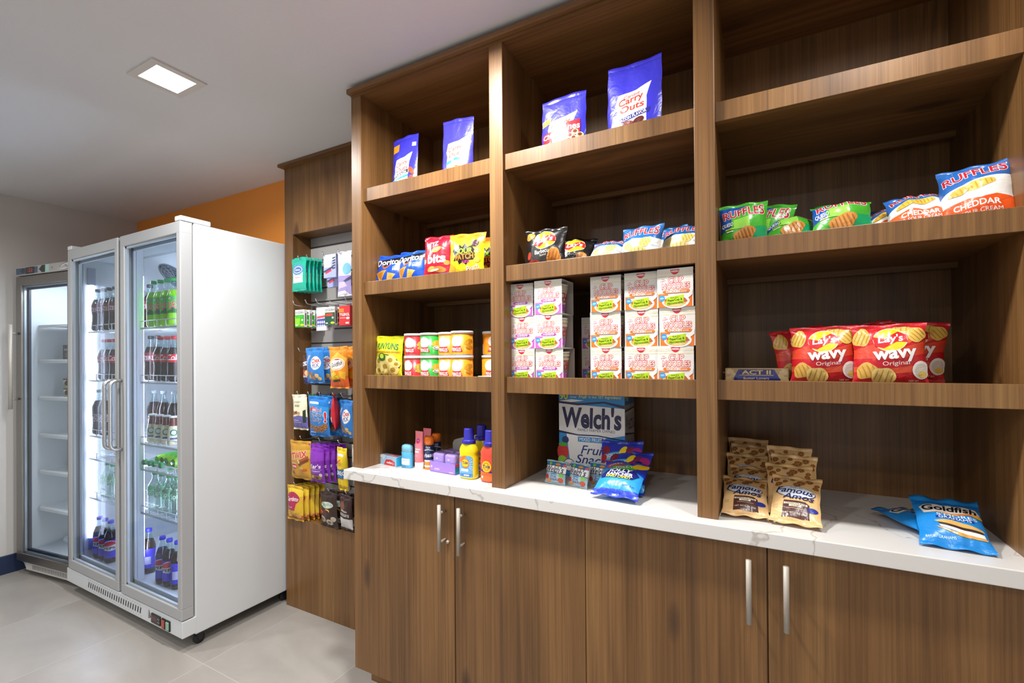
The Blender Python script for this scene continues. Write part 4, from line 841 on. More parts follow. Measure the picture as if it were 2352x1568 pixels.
wv += [('T', 'ffffff', 'wavy', .05, .47, .60, .20, {'b': .055, 'r': 4}), ('T', 'f4e6dc', 'Original', .06, .345, .36, .085, {'b': .01, 'r': 3})] + chip(-.33, .22, .14, .13, 20, 'd8ac54') + chip(-.10, .12, .17, .15, -15, 'e6c878') + [('E', 'f0ede6', .40, .24, .12, .14), ('E', 'd8d2c8', .40, .24, .085, .10), ('E', 'e2c060', .42, .17, .06, .05), ('T', 'f0d8cc', 'NET WT', .30, .055, .14, .03)]
wavy = bag(.142, .132, .062, 'c41e28', wv, 51, wr=1.1)
lab = ['front left red wavy chip bag in the right bay', 'front right red wavy chip bag in the right bay', 'red wavy chip bag turned left behind the front left bag', 'red wavy chip bag directly behind the front left bag', 'rearmost red wavy chip bag between the two front bags', 'red wavy chip bag behind the front right bag', 'red wavy chip bag poking out right behind the front right bag']
for l_, x, y, rz, ry, ln in ((0, 1.742, .082, -.03, 0, -.10), (1, 1.868, .062, .0, 0, -.12), (2, 1.712, .165, .45, -.12, -.14), (3, 1.745, .205, -.05, .02, -.05), (4, 1.850, .235, .1, -.10, .0), (5, 1.880, .145, -.05, .02, -.08), (6, 1.925, .190, -.1, .10, -.1)):
    place(wavy, 'chip_bag', lab[l_], 'chip bag', (x, y, ZD + .0085 + .0022 * (l_ > 1) + (.009 if l_ in (4, 6) else 0)), (ln, ry, rz), 'red wavy chip bags')

# ------------------------------------------------------------ on the counter, left bay
Q = CZ + .0005
tp = carton(.128, .036, .036, '9cc4de', [('P', 'c8d8e4', [(-.5, .45), (-.1, .55), (-.02, 1), (-.5, 1)]), ('P', '22386e', [(-.5, 0), (-.30, 0), (-.36, .4), (-.5, .5)]), ('P', 'd22c38', [(-.1, .02), (.42, .02), (.42, .45), (.22, .66), (.0, .58)]), ('T', 'ffffff', 'Colgate', .20, .28, .34, .085, {'b': .02, 'r': 180}), ('T', '1e2c5a', 'anticavity', -.32, .66, .26, .05, {'b': .01, 'r': 180})], side=[('P', '2fa8d8', [(-.5, 0), (.5, 0), (.5, 1), (-.5, 1)])], topart=[('P', 'd22c38', [(-.1, -.4), (.45, -.4), (.45, .2), (.1, .3)]), ('P', 'd8e4ec', [(-.5, -.5), (-.2, -.5), (-.3, .5), (-.5, .5)]), ('T', 'ffffff', 'Colgate', .18, -.1, .4, .1, {'r': 180})])
place(tp, 'toothpaste_box', 'blue and red toothpaste box lying upside down at the left end of the counter', 'toothpaste', (.292, .088, Q), (0, 0, -.16))
def flat_art(m, items, rx, ry, e, z0, h, w=None):
    def fn(x, y, o):
        u = max(-.97, min(.97, x / rx)); return (x, -ry * (1 - abs(u) ** e) ** (1 / e) - o, z0 + y)
    m.art(items, fn, w or 2 * rx, h, L=rx / 4)
m = MB(); db = P('55aad6', .3); m.loft([(0, .024, .013, db), (.002, .0255, .0145, db), (.058, .0255, .0145, db), (.060, .0245, .0138, db)], 36, e=2.6)
flat_art(m, [('R', 'e6eef2', -.42, .22, .42, .62), ('T', '8a9aa8', 'Secret', .05, .50, .5, .12, {'sh': .3}), ('R', 'a8b8c4', -.35, .30, .35, .32), ('R', '3a86b4', -.28, .03, .1, .14)], .0255, .0147, 2.6, 0, .058)
deo = [('stick_body', m.mesh('stick_body'))]; m = MB(); dc = P('7cc0de', .2); m.loft([(.060, .0252, .0142, dc), (.078, .0252, .0142, dc), (.085, .022, .0125, dc), (.089, .012, .007, dc), (.0895, .002, .002, dc)], 36, e=2.5); deo.append(('cap', m.mesh('cap')))
place(deo, 'deodorant_stick', 'pale blue deodorant stick, front one beside the pink lotion tube', 'deodorant', (.398, .092, Q), (0, 0, -.08), 'blue deodorant sticks')
place(deo, 'deodorant_stick', 'pale blue deodorant stick half hidden behind the front one', 'deodorant', (.414, .150, Q), (0, 0, .1), 'blue deodorant sticks')
m = MB(); lk = P('f0808c', .35); S_ = [(.026, .0165, .0165), (.05, .0172, .0158), (.09, .0185, .0115), (.125, .0198, .0042), (.134, .0202, .0012), (.143, .0204, .0011)]
m.loft([(a, b_, c_, lk) for a, b_, c_ in S_], 32)
def tubefn(x, y, o):
    z = .026 + y; k = 0
    while k < len(S_) - 2 and S_[k + 1][0] < z: k += 1
    t = (z - S_[k][0]) / (S_[k + 1][0] - S_[k][0]); rx = S_[k][1] + t * (S_[k + 1][1] - S_[k][1]); ry = S_[k][2] + t * (S_[k + 1][2] - S_[k][2])
    return (x, -ry * sqrt(max(.02, 1 - (x / rx) ** 2)) - o, z)
m.art([('E', 'c2307a', .05, .70, .25, .27), ('T', 'f4b0c0', 'eos', .05, .72, .30, .13, {'b': .02}), ('R', 'f8d8d8', -.36, .42, .40, .45), ('R', 'fbe4e2', -.38, .33, .26, .38), ('R', 'f6b8bc', -.36, .22, .2, .23), ('R', 'f6b8bc', -.36, .12, -.1, .13)], tubefn, .036, .115, L=.004)
lot = [('tube', m.mesh('tube'))]; m = MB(); lw = P('f0e8e4', .4); m.loft([(0, .0162, .0162, lw), (.001, .0168, .0168, lw), (.026, .0168, .0168, lw)], 32); lot.append(('cap', m.mesh('cap')))
place(lot, 'lotion_tube', 'pink lotion tube standing on its white cap, front one', 'lotion', (.455, .094, Q), (0, 0, -.12), 'pink lotion tubes')
place(lot, 'lotion_tube', 'pink lotion tube whose flat top shows behind the front one', 'lotion', (.437, .165, Q), (0, 0, -.05), 'pink lotion tubes')
m = MB(); nv, og = P('23305e', .35), P('e88a3a', .35); Rr = .0185
m.loft([(0, Rr - .001, Rr - .001, og), (.002, Rr, Rr, og), (.010, Rr, Rr, P('f2ece4')), (.016, Rr, Rr, og), (.030, Rr, Rr, P('f2ece4')), (.036, Rr, Rr, nv), (.092, Rr, Rr, nv)], 32)
cyl_art(m, [('T', 'f4f4f6', 'arbasol', .0, .33, 1.3, .42, {'b': .03, 'r': 5}), ('P', 'd8dce6', [(-.8, .62), (0, .75), (.8, .60), (.8, .55), (0, .68), (-.8, .55)]), ('T', 'f4f4f6', 'TAX', 0, .84, .5, .2)], Rr, .056, .036, -60, W=.037)
shv = [('can_body', m.mesh('can_body'))]; m = MB(); oc = P('f07a1e', .25); m.loft([(.092, .0178, .0178, oc), (.118, .0178, .0178, oc), (.123, .015, .015, oc), (.124, .006, .006, oc)], 32); shv.append(('cap', m.mesh('cap')))
place(shv, 'shaving_cream_can', 'navy and orange striped shaving cream can with orange cap, front one', 'shaving cream', (.488, .112, Q), (0, 0, -.1), 'shaving cream cans')
place(shv, 'shaving_cream_can', 'shaving cream can whose orange cap shows behind the front one', 'shaving cream', (.472, .178, Q), (0, 0, 0), 'shaving cream cans')
LP, W1, D1 = P('9a78d0', .4), .124, .13; m = MB()
m.box(-W1 / 2, W1 / 2, 0, D1, 0, .002, LP); m.box(-W1 / 2, W1 / 2, 0, .0012, 0, .038, LP); m.box(W1 / 2 - .0012, W1 / 2, 0, D1, 0, .038, P('1f86b0')); m.box(-W1 / 2, -W1 / 2 + .0012, 0, D1, 0, .038, LP)
m.prism([(-W1 / 2, 0), (W1 / 2, 0), (W1 / 2, .128), (-W1 / 2 + .025, .104), (-W1 / 2 + .008, .098), (-W1 / 2, .086)], D1 - .0012, D1, P('a9a49f', .6), 'y')
m.art([('T', 'f2ecfa', '20', -.44, .5, .07, .06, {'b': .02}), ('T', 'e2d8f2', 'LINERS', -.22, .32, .2, .05), ('R', 'd8ccf0', .26, .14, .42, .2)], lambda x, y, o: (x, -o, y), W1, .038, L=9, smooth=False)
m.art([('P', 'd03a6a', [(-.5, .72), (.5, .72), (.5, 1), (-.5, 1)])], lambda x, y, o: (W1 / 2 + o, D1 / 2 + x, y), D1, .038, L=9, smooth=False)
tr = m.build('liner_tray'); tr.location = (.575, .078, Q); tr.rotation_euler = (0, 0, -.10)
tag(tr, 'purple open display tray of liner packs with grey backboard', 'tray')
m = MB(); pk = P('a88fd8', .25, 0, .6, .25, 30); m.box(-.026, .026, -.024, .024, 0, .066, pk, .009, seg=4)
m.art([('R', '8fb4e0', -.42, .2, .1, .55), ('E', 'f0ecfa', .15, .4, .10, .16), ('E', 'c8b8ec', -.1, .75, .14, .08)], lambda x, y, o: (x, -.0240 - o, .006 + y), .040, .054, L=9)
lp = [('pack', m.mesh('pack'))]
for i, (x, y) in enumerate(((-.030, .031), (.028, .031), (-.030, .086), (.028, .086))):
    c_, s_ = cos(-.1), sin(-.1)
    place(lp, 'liner_pack', 'shiny purple liner pack, %s in the purple tray' % ('front left', 'front right', 'back left', 'back right')[i], 'liner pack', (.575 + x * c_ - y * s_, .078 + x * s_ + y * c_, Q + .0025), (0, 0, -.10 + .03 * (-1) ** i), 'purple liner packs')
def tide(body, label_items):
    m = MB(); bc = P(body, .25, 0, .5)
    m.loft([(0, .030, .019, bc), (.003, .0335, .0225, bc), (.020, .0350, .0235, bc), (.076, .0350, .0235, bc), (.084, .0330, .0230, bc), (.090, .0345, .0232, bc), (.098, .0350, .0232, bc), (.110, .0300, .0215, bc), (.119, .0235, .0200, bc), (.122, .0215, .0190, bc)], 40, e=2.6)
    flat_art(m, label_items, .0345, .0240, 2.6, .006, .075, .06)
    k = [('bottle_body', m.mesh('bottle_body'))]; c = MB(); cc = P('3532a8', .35)
    c.loft([(.120, .0225, .0225, cc), (.1212, .0238, .0238, cc), (.1215, .0240, .0240, cc), (.1315, .0240, .0240, cc), (.1325, .0238, .0238, cc), (.1332, .0225, .0225, cc), (.1338, .0190, .0190, cc), (.1342, .0184, .0184, cc), (.1352, .0182, .0182, cc), (.1700, .0176, .0176, cc), (.1725, .0172, .0172, cc), (.1738, .0158, .0158, cc), (.1740, .0140, .0140, cc)], 32); k.append(('cap', c.mesh('cap'))); return k
bull = [('E', 'e8542a', -.02, .64, .34, .36), ('E', 'f0d020', -.02, .64, .30, .31), ('E', 'f08a28', -.02, .64, .22, .23), ('E', 'f4d428', -.02, .64, .16, .16), ('T', '1e2468', 'Tide', -.02, .64, .46, .20, {'b': .03, 'r': 6})]
ty = tide('e6d41c', [('P', '6aa8dc', [(-.5, .02), (.45, .02), (.46, .9), (.30, 1), (-.5, .95)]), ('P', 'f07a28', [(-.5, .86), (-.1, 1.0), (.1, 1.0), (-.3, .70), (-.5, .66)])] + [('P', 'a8d0f0', [(0, .6), (.45, .60 + .13 * k), (.45, .66 + .13 * k)]) for k in range(-2, 3)] + [('E', x_, 0, .66, r_, r_ * 1.05) for x_, r_ in (('f07a28', .26), ('f4cc24', .22))] + [('T', '1e2468', 'Tide', 0, .68, .36, .17, {'b': .03, 'r': 6}), ('T', 'c83a20', 'Simply', 0, .50, .22, .06), ('R', 'e4f0fa', -.3, .28, .2, .40), ('R', '3a78c0', -.5, .04, .45, .18), ('R', 'd8e8f6', -.1, .08, .25, .14)])
to = tide('e0503c', [('P', 'ee6a2c', [(-.5, .0), (.5, .0), (.5, .34), (-.5, .40)]), ('P', '3a2a7a', [(-.5, .40), (.5, .34), (.5, .42), (-.5, .50)])] + bull + [('R', 'f6d8c8', -.38, .10, -.26, .2), ('R', 'c84a20', -.36, .26, .3, .28)])
place(ty, 'detergent_bottle', 'yellow laundry detergent bottle with violet cap, front one on the counter', 'detergent', (.699, .068, Q), (0, 0, .0), 'laundry detergent bottles')
place(to, 'detergent_bottle', 'red-orange laundry detergent bottle with violet cap beside the upright, front one', 'detergent', (.790, .062, Q), (0, 0, -.02), 'laundry detergent bottles')
place(ty, 'detergent_bottle', 'yellow detergent bottle standing behind the front yellow one', 'detergent', (.700, .150, Q), (0, 0, .05), 'laundry detergent bottles')
place(to, 'detergent_bottle', 'red-orange detergent bottle hidden behind the front red-orange one', 'detergent', (.784, .150, Q), (0, 0, 0), 'laundry detergent bottles')

# ------------------------------------------------------------ on the counter, middle bay
WB = lambda s=1: [('P', '3a90cc', [(-.5, .86), (.5, .84), (.5, 1), (-.5, 1)])]
wf = [('P', '2f8ccc', [(-.5, 0), (-.3, 0), (-.38, .5), (-.5, .52)]), ('P', '2f8ccc', [(-.5, .86), (.5, .82), (.5, 1), (-.5, 1)]), ('P', '2f8ccc', [(.5, .30), (.5, .52), (.2, .47), (.36, .40)]),
      ('P', '2a2450', [(-.5, .895), (-.2, .865), (.2, .895), (.5, .855), (.5, .82), (.2, .875), (-.2, .84), (-.5, .86)]), ('P', 'f2f0ee', [(-.5, .885), (-.3, .91), (-.1, .90), (-.3, .875)]), ('P', '2a2450', [(-.5, .535), (-.2, .50), (.1, .505), (.5, .47), (.5, .43), (.3, .44), (.45, .46), (.1, .49), (-.2, .485), (-.5, .51)]),
      ('T', '2a2350', "Welch's", 0, .70, .90, .32, {'b': .06, 'sh': .05}), ('T', '2a2350', 'FAMILY FARMER OWNED', .08, .555, .56, .04), ('R', '2f86c4', -.2, .415, .19, .475), ('T', 'ffffff', 'MIXED FRUIT', -.005, .445, .34, .05, {'b': .03}),
      ('T', '2c3c80', 'Fruit', .04, .325, .40, .13, {'sh': .3}), ('T', '2c3c80', 'Snacks', .04, .215, .56, .13, {'sh': .3}), ('E', '2a3a6a', -.40, .425, .055, .055), ('E', 'cc2c2c', -.44, .28, .09, .13), ('E', '4aa83a', -.44, .37, .07, .03), ('E', '8ac83a', -.45, .18, .07, .07), ('E', '22242a', -.34, .13, .095, .095), ('E', 'f4f2ee', -.34, .13, .085, .085), ('T', '22242a', 'REAL', -.34, .135, .12, .045, {'b': .03}),
      ('T', 'f0e020', '90', -.42, .945, .13, .10, {'b': .04}), ('T', 'd8ecf8', 'POUCHES', -.27, .935, .10, .025), ('T', 'f4e030', 'Fruit', -.12, .945, .13, .055, {'sh': .3, 'b': .02}), ('T', 'f4e84a', 'is our 1ST Ingredient!', .21, .94, .48, .05, {'b': .01})]
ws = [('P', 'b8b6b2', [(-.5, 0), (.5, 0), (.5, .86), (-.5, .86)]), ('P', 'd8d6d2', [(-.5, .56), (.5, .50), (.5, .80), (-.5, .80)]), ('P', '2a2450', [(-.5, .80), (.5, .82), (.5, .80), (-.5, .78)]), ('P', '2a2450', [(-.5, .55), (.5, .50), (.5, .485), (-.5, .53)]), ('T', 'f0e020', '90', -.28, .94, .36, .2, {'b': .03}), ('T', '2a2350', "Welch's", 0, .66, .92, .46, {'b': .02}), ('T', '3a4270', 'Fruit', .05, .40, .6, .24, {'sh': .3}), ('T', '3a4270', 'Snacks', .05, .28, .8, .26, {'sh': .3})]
place(carton(.237, .125, .298, '2f8ccc', [('P', 'f0eeec', [(-.5, 0), (.5, 0), (.5, .86), (-.5, .86)])] + wf, ws), 'fruit_snack_box', 'tall blue and white fruit snack box standing behind the small pouches', 'box', (1.083, .250, Q), (0, 0, 0))
wpk = bag(.078, .066, .032, '9fb8c4', [('P', '2f78b0', [(-.5, 1), (.5, 1), (.5, .84), (-.5, .84)]), ('P', 'ecebea', [(-.5, .82), (.5, .82), (.5, .48), (-.5, .52)]), ('P', '24204a', [(-.5, .84), (.5, .84), (.5, .81), (-.5, .81)]), ('P', '24204a', [(-.5, .52), (.5, .48), (.5, .455), (-.5, .495)]), ('T', '26224e', "Welch's", 0, .65, .84, .27, {'b': .02, 'sh': .2}), ('R', '2f86c4', -.14, .39, .16, .44), ('T', '2c3c80', 'Fruit', .0, .30, .30, .12, {'sh': .3}), ('T', '2c3c80', 'Snacks', .02, .18, .46, .13, {'sh': .3}), ('E', 'b8403a', -.36, .24, .11, .10), ('E', '7ac04a', .34, .38, .09, .08), ('E', 'b84a30', .32, .14, .12, .10), ('E', 'd88a3a', -.28, .08, .10, .07), ('E', '78c048', -.25, .90, .08, .06), ('E', 'e8a050', .12, .90, .13, .05), ('E', 'c83a3a', .42, .88, .07, .06)], 61, wr=1.2, seal=.005)
for i, (x, y, rz) in enumerate(((1.000, .125, -.12), (1.080, .122, -.30), (1.140, .160, -.10))):
    place(wpk, 'fruit_snack_pouch', 'small fruit snack pouch in front of the tall fruit snack box, %s of three' % ('left', 'middle', 'right')[i], 'pouch', (x, y, Q + .0055), (-.26, 0, rz), 'small fruit snack pouches')
JL = lambda col, cx, cy, r, w=.34: [('R', col, cx - w / 2, cy - .085, cx + w / 2, cy + .085, r), ('T', 'f6f4f0', 'JOLLY', cx, cy, w * .8, .095, {'b': .03, 'r': r, 'ol': .05, 'olc': '1c1c20'})]
jrf = bag(.142, .128, .042, '2f9ae0', [('P', '2a3ec0', [(-.5, 1), (.5, 1), (.5, .60), (.3, .66), (-.2, .80), (-.5, .72)]), ('P', '2a46cc', [(-.5, 0), (.5, 0), (.5, .10), (.1, .08), (-.5, .06)])] + JL('c8343c', -.22, .86, 24, .40) + JL('5ab83a', .02, .74, 14, .52) + [('E', 'f0c020', .34, .88, .18, .09, 25), ('P', '1e2270', [(-.40, .34), (.30, .38), (.42, .55), (.30, .66), (-.30, .62), (-.44, .48)]), ('T', 'ffffff', 'JOLLY', -.03, .585, .56, .13, {'b': .04, 'sh': .15, 'r': 3}), ('T', 'ffffff', 'RANCHER', .0, .47, .60, .10, {'b': .04, 'r': 3}), ('T', 'f4d82a', 'HARD CANDY', .0, .385, .56, .07, {'b': .04, 'r': 3}), ('T', '1a3a9a', 'ORIGINAL', .28, .20, .30, .05, {'r': -6})], 71, wr=1.5, top=.009, seal=.011, sealc='2a40c8')
jrb = bag(.140, .132, .04, '2f3cb4', JL('58aed8', -.18, .66, 12, .44) + [('E', 'f0d020', .06, .80, .13, .07, 55), ('E', '8a2a3a', -.36, .80, .10, .10), ('E', 'b03038', -.42, .60, .09, .08), ('E', '7a2a50', .24, .82, .11, .085), ('E', 'a82a7a', .38, .78, .11, .11), ('E', '1c1c24', .38, .60, .12, .09), ('E', '8a2060', .16, .64, .11, .09), ('E', '201a20', .28, .68, .08, .07), ('E', 'f0c828', .34, .44, .15, .09, 25), ('E', '6a2030', -.0, .52, .10, .07)] + JL('b83038', -.24, .46, 20, .4) + JL('58b03c', .05, .32, 14, .5) + [('P', '2f9ae0', [(-.5, 0), (.5, 0), (.5, .2), (-.5, .2)])], 72, wr=1.2, top=.010, sealc='2f3cb4')
place(jrf, 'candy_bag', 'bright blue hard candy bag lying forward at the front of its stack', 'candy bag', (1.226, .036, Q + .020), (-1.05, 0, -.10), 'blue hard candy bags')
place(jrb, 'candy_bag', 'dark blue hard candy bag showing fruit, middle of the leaning stack', 'candy bag', (1.224, .112, Q + .012), (-.76, .02, -.10), 'blue hard candy bags')
place(jrb, 'candy_bag', 'dark blue hard candy bag at the rear of the stack against the tall box', 'candy bag', (1.204, .168, Q + .014), (-.46, -.03, .04), 'blue hard candy bags')

# ------------------------------------------------------------ on the counter, right bay
rn = random.Random(9); ck = []
for x, y in ((-.42, .93), (-.24, .87), (-.08, .95), (.10, .87), (.26, .94), (.42, .87), (-.38, .80), (.02, .80), (.40, .79)): ck += cookie(x, y, rn.uniform(.06, .10), rn.random() * 3)
fa_it = ck + [('E', '26306e', 0, .60, .40, .175), ('E', 'd3d8e0', 0, .60, .385, .165), ('T', '3a4260', 'SINCE 1975', 0, .70, .26, .03), ('T', '1c2560', 'Famous', -.03, .625, .78, .165, {'sh': .3, 'b': .022, 'r': -2}), ('T', '1c2560', 'Amos', .05, .485, .66, .15, {'sh': .3, 'b': .022, 'r': -2}),
    ('P', '54302a', [(-.27, .04), (.28, .04), (.28, .34), (.20, .39), (-.25, .40)]), ('R', 'f2e4c8', -.24, .305, .24, .345, -2), ('R', 'f2e4c8', -.13, .255, .12, .30), ('T', '3a2018', 'CHOCOLATE', 0, .325, .42, .04, {'b': .025, 'r': -2}), ('T', '3a2018', 'CHIP', 0, .278, .16, .04, {'b': .025}), ('R', 'a88a78', -.18, .215, .18, .23), ('T', 'f0e6d8', 'NET WT 2 OZ (56g)', 0, .125, .46, .05, {'b': .01}), ('E', '28348c', .34, .24, .11, .07), ('R', 'c8a878', -.46, .22, -.36, .30)]
fa = bag(.112, .138, .026, 'e2b87e', fa_it, 81, wr=1.3, seal=.010)
FL = [(1.567, .040, 66, .04), (1.570, .118, 58, -.06), (1.566, .193, 46, .02), (1.572, .264, 30, -.04), (1.566, .330, 12, .03)]
FRt = [(1.676, .030, 57, -.09), (1.672, .100, 47, .02), (1.680, .165, 35, -.06), (1.676, .230, 18, .04)]
for nm, Ls in (('left', FL), ('right', FRt)):
    for i, (x, y, ln, rz) in enumerate(Ls):
        wh = ['frontmost', 'second from the front', 'third from the front', 'fourth from the front', 'rearmost'][i] if not (nm == 'right' and i == 3) else 'rearmost'
        l = radians(ln); place(fa, 'cookie_bag', 'tan chocolate chip cookie bag, %s in the %s leaning row' % (wh, nm), 'cookie bag', (x, y, Q + .010 * cos(l) + .010 * sin(l)), (-l, 0, rz), '%s row of cookie bags' % nm)
gf = bag(.122, .128, .038, '1f84d0', [('P', '1670bc', [(-.5, 1), (.5, 1), (.5, .86), (-.5, .86)]), ('P', 'e8e2da', [(-.38, .62), (-.42, .78), (-.32, .86), (.42, .86), (.48, .72), (.30, .66), (.1, .62)]), ('P', 'e8862a', [(-.30, .64), (.0, .58), (.34, .64), (.46, .70), (.30, .68), (.0, .62)]), ('T', '14100f', 'Goldfish', .02, .76, .80, .17, {'b': .035, 'sh': .1}), ('E', 'f0a828', .42, .66, .09, .04), ('T', 'f2f2f0', "S'MORES", .10, .56, .60, .075, {'b': .05}), ('R', '1c3f94', -.22, .455, .34, .52), ('T', 'ffffff', 'GRAHAMS', .06, .488, .48, .06, {'b': .03}),
    ('P', 'e2b060', [(-.26, .40), (.0, .44), (.44, .36), (.46, .32), (.1, .31), (-.2, .36)]), ('P', '3e2c2a', [(-.22, .36), (.1, .31), (.44, .31), (.40, .25), (.1, .25), (-.16, .30)]), ('P', 'f4efe8', [(-.20, .31), (.1, .25), (.44, .26), (.44, .18), (.1, .18), (-.18, .27)]), ('P', 'd8a050', [(-.24, .28), (.02, .19), (.46, .17), (.44, .13), (.08, .12), (-.22, .25)]), ('T', 'd8ecf8', 'BAKED GRAHAMS', -.20, .09, .42, .045, {'b': .01})], 91, wr=1.3, seal=.011, top=.018)
place(gf, 'cracker_bag', 'bright blue graham cracker bag lying on another at the right end of the counter', 'cracker bag', (1.972, .028, Q + .010), (radians(-63), 0, -.07), 'blue graham cracker bags')
place(gf, 'cracker_bag', 'blue graham cracker bag lying flat underneath, its corner poking out to the left', 'cracker bag', (1.972, .100, Q + .0195), (radians(-89), 0, .46), 'blue graham cracker bags')
# ------------------------------------------------------------ hooks and hanging goods in the peg recess
def hookkit(L):
    m = MB(); m.box(-.014, .014, -.004, .004, -.016, .008, P('8f8f92', .3, .9), .001)
    m.tube([(0, 0, 0), (0, -L + .018, .002), (0, -L + .008, .006), (0, -L, .020)], .0022, CHROME, 8)
    m.loft([(.018, .0026, .0026, CHROME), (.021, .0034, .0034, CHROME), (.024, .0026, .0026, CHROME)], 10, cy=-L)
    return m.mesh('peg_hook')
HK = hookkit(.135); RN = ['top', 'second', 'third', 'fourth', 'fifth', 'bottom']
RZ = [1.857, 1.622, 1.372, 1.142, .908, .660]
HX = [(-.549, -.481, -.362, -.249), (-.590, -.493, -.413, -.319, -.205), (-.550, -.402, -.243), (-.562, -.477, -.391, -.292, -.233), (-.540, -.395, -.256), (-.590, -.330, -.205)]
for r_, xs_ in enumerate(HX):
    for i, x in enumerate(xs_):
        o = bpy.data.objects.new('peg_hook', HK); COL.objects.link(o); o.location = (x, .466, RZ[r_])
        tag(o, 'chrome peg hook on the grey slatwall, number %d from the left in the %s row' % (i + 1, RN[r_]), 'hook', 'chrome peg hooks')
NTH = ['frontmost', 'second', 'third', 'fourth', 'fifth', 'sixth']
def hang(kit, name, label, cat, x, ztop, h, y, n=1, dy=.022, grp=None, rz=0, lean=.05, dx=.0, many=None):
    for i in range(n):
        l_ = label if n == 1 else '%s, %s of %d' % (label, 'front' if i == 0 else ('rearmost' if i == n - 1 else NTH[i]), n)
        place(kit, name, l_, cat, (x + dx * i, y + dy * i, ztop - h), (lean, 0, rz + .03 * ((i * 7) % 3 - 1)), grp or (cat + 's hanging together' if n > 1 else None))
wip = bag(.120, .150, .018, '1cae94', [('R', 'f0f4f2', -.36, .30, .34, .62), ('R', 'cfe6ee', -.36, .24, .34, .34), ('E', '5a90c0', 0, .70, .38, .24), ('E', 'f0f4f6', 0, .69, .30, .15), ('E', '3a6ab0', 0, .69, .27, .12), ('T', 'ffffff', 'Clorox', 0, .69, .36, .10, {'b': .02}), ('R', '9ab8c0', -.28, .50, .26, .52), ('R', '9ab8c0', -.28, .44, .2, .455), ('R', 'c83a3a', -.2, .405, .2, .42)], 101, wr=1.4, top=.020, seal=.008)
hang(wip, 'wipes_pack', 'teal disinfecting wipes pack at the upper left of the peg recess', 'wipes pack', -.558, 1.862, .158, .344, 5, .021, 'teal wipes packs', lean=.0, dx=.004)
def card(w, h, d, base, items, side=None): return carton(w, d, h, base, items, side or [], name='card_box')
raz = card(.088, .118, .022, 'a6aee6', [('P', 'c6ccf2', [(-.5, .6), (.5, .75), (.5, 1), (-.5, 1)]), ('R', 'e8eaf6', -.42, .45, .1, .8), ('R', 'd83a4a', -.36, .22, .14, .36, 18), ('R', '3a3e6a', -.5, .32, .3, .40, 18), ('T', 'f4f4fa', 'Gillette', -.1, .62, .4, .1)] + [('R', '3c4048', .22, .36 + k * .11, .46, .42 + k * .11, 12) for k in range(5)])
hang(raz, 'razor_pack', 'pale violet razor pack on the third hook of the top row', 'razor pack', -.325, 1.868, .120, .345, 1, lean=0, rz=.05)
hang(raz, 'razor_pack', 'pale violet razor pack set back behind the teal wipes', 'razor pack', -.372, 1.830, .118, .405, 1, lean=0)
lau = bag(.100, .205, .022, 'e4e2ee', [('E', '7ac0e4', .25, .62, .26, .30), ('E', 'e8eef6', .0, .82, .34, .1), ('P', 'a89ad0', [(-.5, 0), (.5, 0), (.5, .46), (-.5, .46)]), ('P', 'e6e0f2', [(-.5, .0), (.4, .0), (.1, .1), (-.5, .08)]), ('P', '4a4470', [(-.1, .30), (.5, .44), (.5, .36), (.0, .26)]), ('P', 'd0c4ea', [(-.4, .14), (.3, .2), (.1, .32), (-.36, .3)])], 103, wr=1.6, top=.012)
hang(lau, 'scent_bead_pouch', 'white and lilac pouch at the right end of the top hook row', 'pouch', -.222, 1.862, .208, .348, 1, lean=0)
exg = lambda c1, c2, tcol: card(.070, .092, .020, 'eef0ec', [('P', c1, [(-.5, 0), (.5, 0), (.5, .70), (-.5, .70)]), ('P', c2, [(-.5, .1), (0, .1), (.1, .6), (-.5, .62)]), ('T', '2a3a2a', 'EXCEDRIN', 0, .83, .9, .17, {'b': .03}), ('R', tcol, -.42, .50, .3, .64), ('E', 'f4f4f0', .30, .40, .1, .07), ('E', 'e8d82a', .28, .12, .2, .08), ('R', 'f0f0e8', -.42, .08, -.2, .14)], [('T', '3a3a3a', 'EXCEDRIN', 0, .5, .8, 2.2, {'r': 90, 'b': .02}) if False else ('R', '4a4a4a', -.15, .1, .2, .8)])
eg, ed = exg('3aa82a', '8ad82a', '4ab82a'), exg('1c5a40', '17503a', 'd8402c')
hang(eg, 'pain_relief_box', 'green and white tablet box on the left of the second hook row', 'tablet box', -.558, 1.600, .094, .345, 4, .027, 'green tablet boxes', lean=0, rz=.05, dx=.006)
hang(ed, 'pain_relief_box', 'dark green tablet box on the fourth hook of the second row', 'tablet box', -.330, 1.602, .094, .348, 3, .027, 'dark green tablet boxes', lean=0, rz=.05, dx=.006)
bl = card(.078, .120, .012, 'eceaf0', [('P', 'd85a5a', [(-.45, .52), (.45, .56), (.45, .66), (-.45, .62)]), ('P', '4a4ea8', [(-.45, .15), (.45, .2), (.45, .52), (-.45, .50)])] + [('E', 'd0d2e4', -.3 + k * .2, .36 - (j * .16), .08, .09) for k in range(4) for j in range(2)])
hang(bl, 'blister_pack', 'white, red and blue blister pack left of the dark green boxes', 'blister pack', -.398, 1.604, .122, .352, 2, .03, 'blister packs', lean=0, dx=.01)
ty2 = card(.080, .098, .018, 'd42a30', [('P', 'f08a2a', [(-.5, .66), (-.05, .66), (-.05, .86), (-.5, .86)]), ('T', 'ffffff', 'TYLENOL', 0, .55, .9, .17, {'b': .03}), ('R', 'f0b0a8', -.4, .36, .1, .40), ('E', 'f4f0ee', .3, .36, .16, .07), ('R', 'f0d8d4', .1, .08, .4, .16)])
hang(ty2, 'pain_relief_box', 'red tablet box at the right end of the second hook row', 'tablet box', -.222, 1.602, .100, .345, 2, .035, 'red tablet boxes', lean=0, dx=.012)
